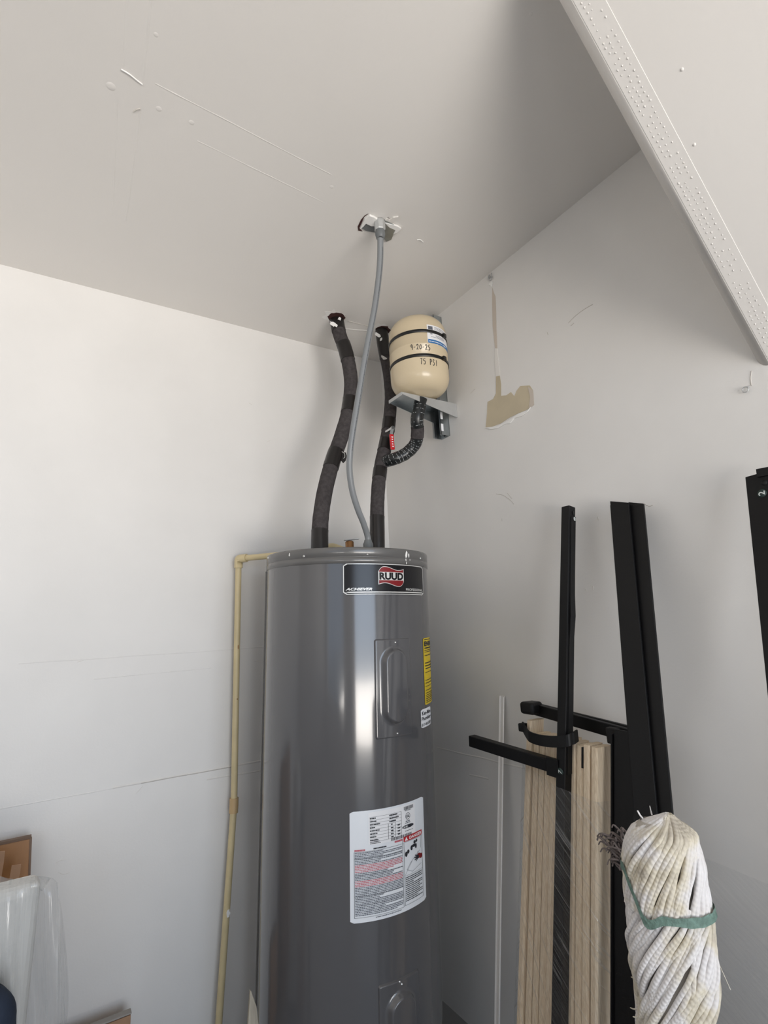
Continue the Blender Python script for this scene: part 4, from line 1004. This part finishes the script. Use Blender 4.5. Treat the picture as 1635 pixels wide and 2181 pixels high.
# dusty fringe behind the mop
dc = at(1352, 1832, x=-.315)
du = thing('fringe_duster', 'dusty dark brown fringe duster half hidden behind the white mop', 'duster', tuple(dc))
random.seed(51)
for k in range(60):
    a_ = random.uniform(.1, 1.25); L_ = random.uniform(.04, .082); p0 = dc+V((0, 0, random.uniform(-.03, .012)))+vs_*random.uniform(-.004, .02)
    d1 = (vs_*-math.sin(a_)+V((0, 0, math.cos(a_)))+va_*random.uniform(-.3, .3)).normalized(); cu_ = vs_*random.uniform(-.014, .014)+va_*random.uniform(-.01, .01)
    MB().tube(spline([p0, p0+d1*L_*.4+cu_, p0+d1*L_*.8-cu_*.6, p0+d1*L_*.9-cu_+V((0, 0, -.010))], 4), [.0022]*5+[.0018]*4+[.0012]*4, 5).build('fringe_strand', M['duster'], du)
MB().tube([dc+V((0, 0, .02)), V((dc.x+.01, dc.y, .01))], .009, 12).build('handle', M['blackplastic'], du)

# ---------------------------------------------------------------- things at the lower left
# plywood board against the wall
bx1 = at(65, 1782, y=-.045); bz0 = .36
bd = thing('plywood_board', 'varnished brown plywood board leaning on left wall at left edge', 'board', (bx1.x-.2, -.06, 0))
br1 = at(57, 1880, y=-.075)
def pln(x, z, o=0): return V((x, -.045-(bx1.z-z)*.16-o, z))
xl = bx1.x-.55
vs = [pln(xl, .0), pln(bx1.x+.03, .0), pln(bx1.x, bx1.z), pln(xl, bx1.z)]
MB().poly(vs, (0, -1, -.16), .012).build('board', M['ply'], bd)
MB().beam(pln(xl, bx1.z+.002, .006), pln(bx1.x+.002, bx1.z+.002, .006), (0, 1, 0), .016, .006).build('top_edge', M['plyedge'], bd)
MB().beam(pln(bx1.x+.001, bx1.z, .006), pln(bx1.x+.03, .0, .006), (0, 1, 0), .016, .005).build('side_edge', M['plyedge'], bd)
# cardboard flaps against it
def flap(name, label, pts, y, lz):
    P_ = [at(a, b, y=y) for a, b in pts]; base = min(p.z for p in P_)
    o = MB().poly(P_, (0, -1, 0), .006).build(name, M['card']); return tag(o, label, 'cardboard')
flap('cardboard_flap', 'larger torn cardboard flap at left edge against the plywood', [(-30, 1815), (11, 1812), (8, 1838), (4, 1862), (-2, 1900), (-30, 1905)], -.115, 0)
flap('cardboard_flap', 'small torn cardboard flap near right end of the plywood board', [(25, 1843), (45, 1840), (43, 1858), (41, 1866), (34, 1875), (22, 1885), (18, 1890), (21, 1866)], -.125, 0)
# white block
fy = -.42
c1 = at(88, 1878, y=fy); c2 = at(62, 2181, y=fy)
xf = c1.x-.34
fbk = MB(); 
fbk.hexa([V((xf, fy, .02)), V((c2.x-.02, fy, .02)), V((c2.x-.02, fy+.14, .02)), V((xf, fy+.14, .02)), V((xf, fy, c1.z)), V((c1.x, fy, c1.z)), V((c1.x, fy+.07, c1.z)), V((xf, fy+.07, c1.z))])
o = fbk.build('foam_block', M['foamwhite'], bevel=.02, bseg=4); tag(o, 'white foam block under milky plastic sheeting, lower left', 'foam block')
# navy cloth bundle
nc = at(-72, 2215, y=-.50)
nb = MB().grid(lambda u, v: V((nc.x+math.cos(u*2*PI)*.075*math.sin(v*PI)*(1+.12*noise.noise(V((u*6, v*4, 2)))), -.492+math.sin(u*2*PI)*.05*math.sin(v*PI), nc.z+.085*math.cos(v*PI)*-1)), 36, 20)
o = nb.build('navy_bag', M['navy']); tag(o, 'dark navy cloth bag at the lower left corner under plastic', 'bag')
o = MB().box((nc.x-.12, -.56, 0), (nc.x+.06, -.44, nc.z-.075)).build('storage_box', M['card'], bevel=.004); tag(o, 'cardboard box carrying the navy bag, just below the lower left edge', 'box')
# draped plastic sheeting
prof_px = [(-60, 1860), (0, 1862), (30, 1872), (62, 1880), (80, 1878), (92, 1892)]
top = [at(x, y, y=-.44) for x, y in prof_px]
x_r = at(112, 2040, y=-.44).x
def drape(u, v):
    x0 = top[0].x; x1 = top[-1].x; x = x0+(x1-x0)*u
    zt_ = top[1].z+(top[-1].z-top[1].z)*u+.004*math.sin(u*9)
    z = zt_+.006-(zt_-.12)*max(0, v-.15)/.85-max(0, .07-v)*.5
    fold = math.sin(u*15-v*5*u+3*noise.noise(V((u*3, v*2, 4))))*.016*min(1, v*3)+.016*noise.noise(V((u*6+v*2, v*2.5, 1)))
    spread = (.035*math.sin(min(1, v*1.6)*PI*.8)+.012*v)*u**3
    y = -.452-fold-.02*v if v > .15 else -.452+(.15-v)/.15*.075
    return V((x+spread+.004*math.sin(v*14)*u, y, z))
o = MB().grid(drape, 60, 60).build('plastic_sheeting', M['drape']); tag(o, 'milky translucent plastic sheeting draped over the white foam block', 'plastic sheet')
def side(u, v):
    a_ = drape(1, .15+.85*v); return a_+V((.022*math.sin(PI*min(1, v*1.3))*u, .05*u*min(1, v*4), -.01*u))
o.name = 'plastic_sheeting'
MB().grid(side, 10, 40).build('side_fold', M['drape'], o)
# low cardboard box
bc = at(279, 2148, y=-.055)
lb = thing('cardboard_box', 'brown cardboard box with grey taped top at bottom edge left of the drain pipe', 'box', (bc.x-.1, -.07, 0))
MB().box((bc.x-.20, -.071, 0), (bc.x-.002, -.052, bc.z-.006)).build('box_body', M['card'], lb, bevel=.002)
MB().box((bc.x-.202, -.073, bc.z-.004), (bc.x, -.050, bc.z)).build('taped_top', M['greylid'], lb, bevel=.004)
# pointed wooden stake
sp0 = at(534, 2110, y=-.545)
k1 = at(528, 2181, y=-.545); k2 = at(550, 2181, y=-.545)
sk = MB().poly([sp0+V((-.0008, 0, 0)), sp0+V((.0012, 0, -.002)), V((k2.x-.004, -.545, k2.z+.035)), V((k2.x+.001, -.545, k2.z)), V((k2.x+.010, -.545, .002)), V((k1.x-.012, -.545, .002)), V((k1.x, -.545, k1.z))], (0, 1, 0), .008)
o = sk.build('wooden_stake', M['shim'], bevel=.0015); tag(o, 'thin pointed weathered wooden stake standing left of the heater base', 'stake')
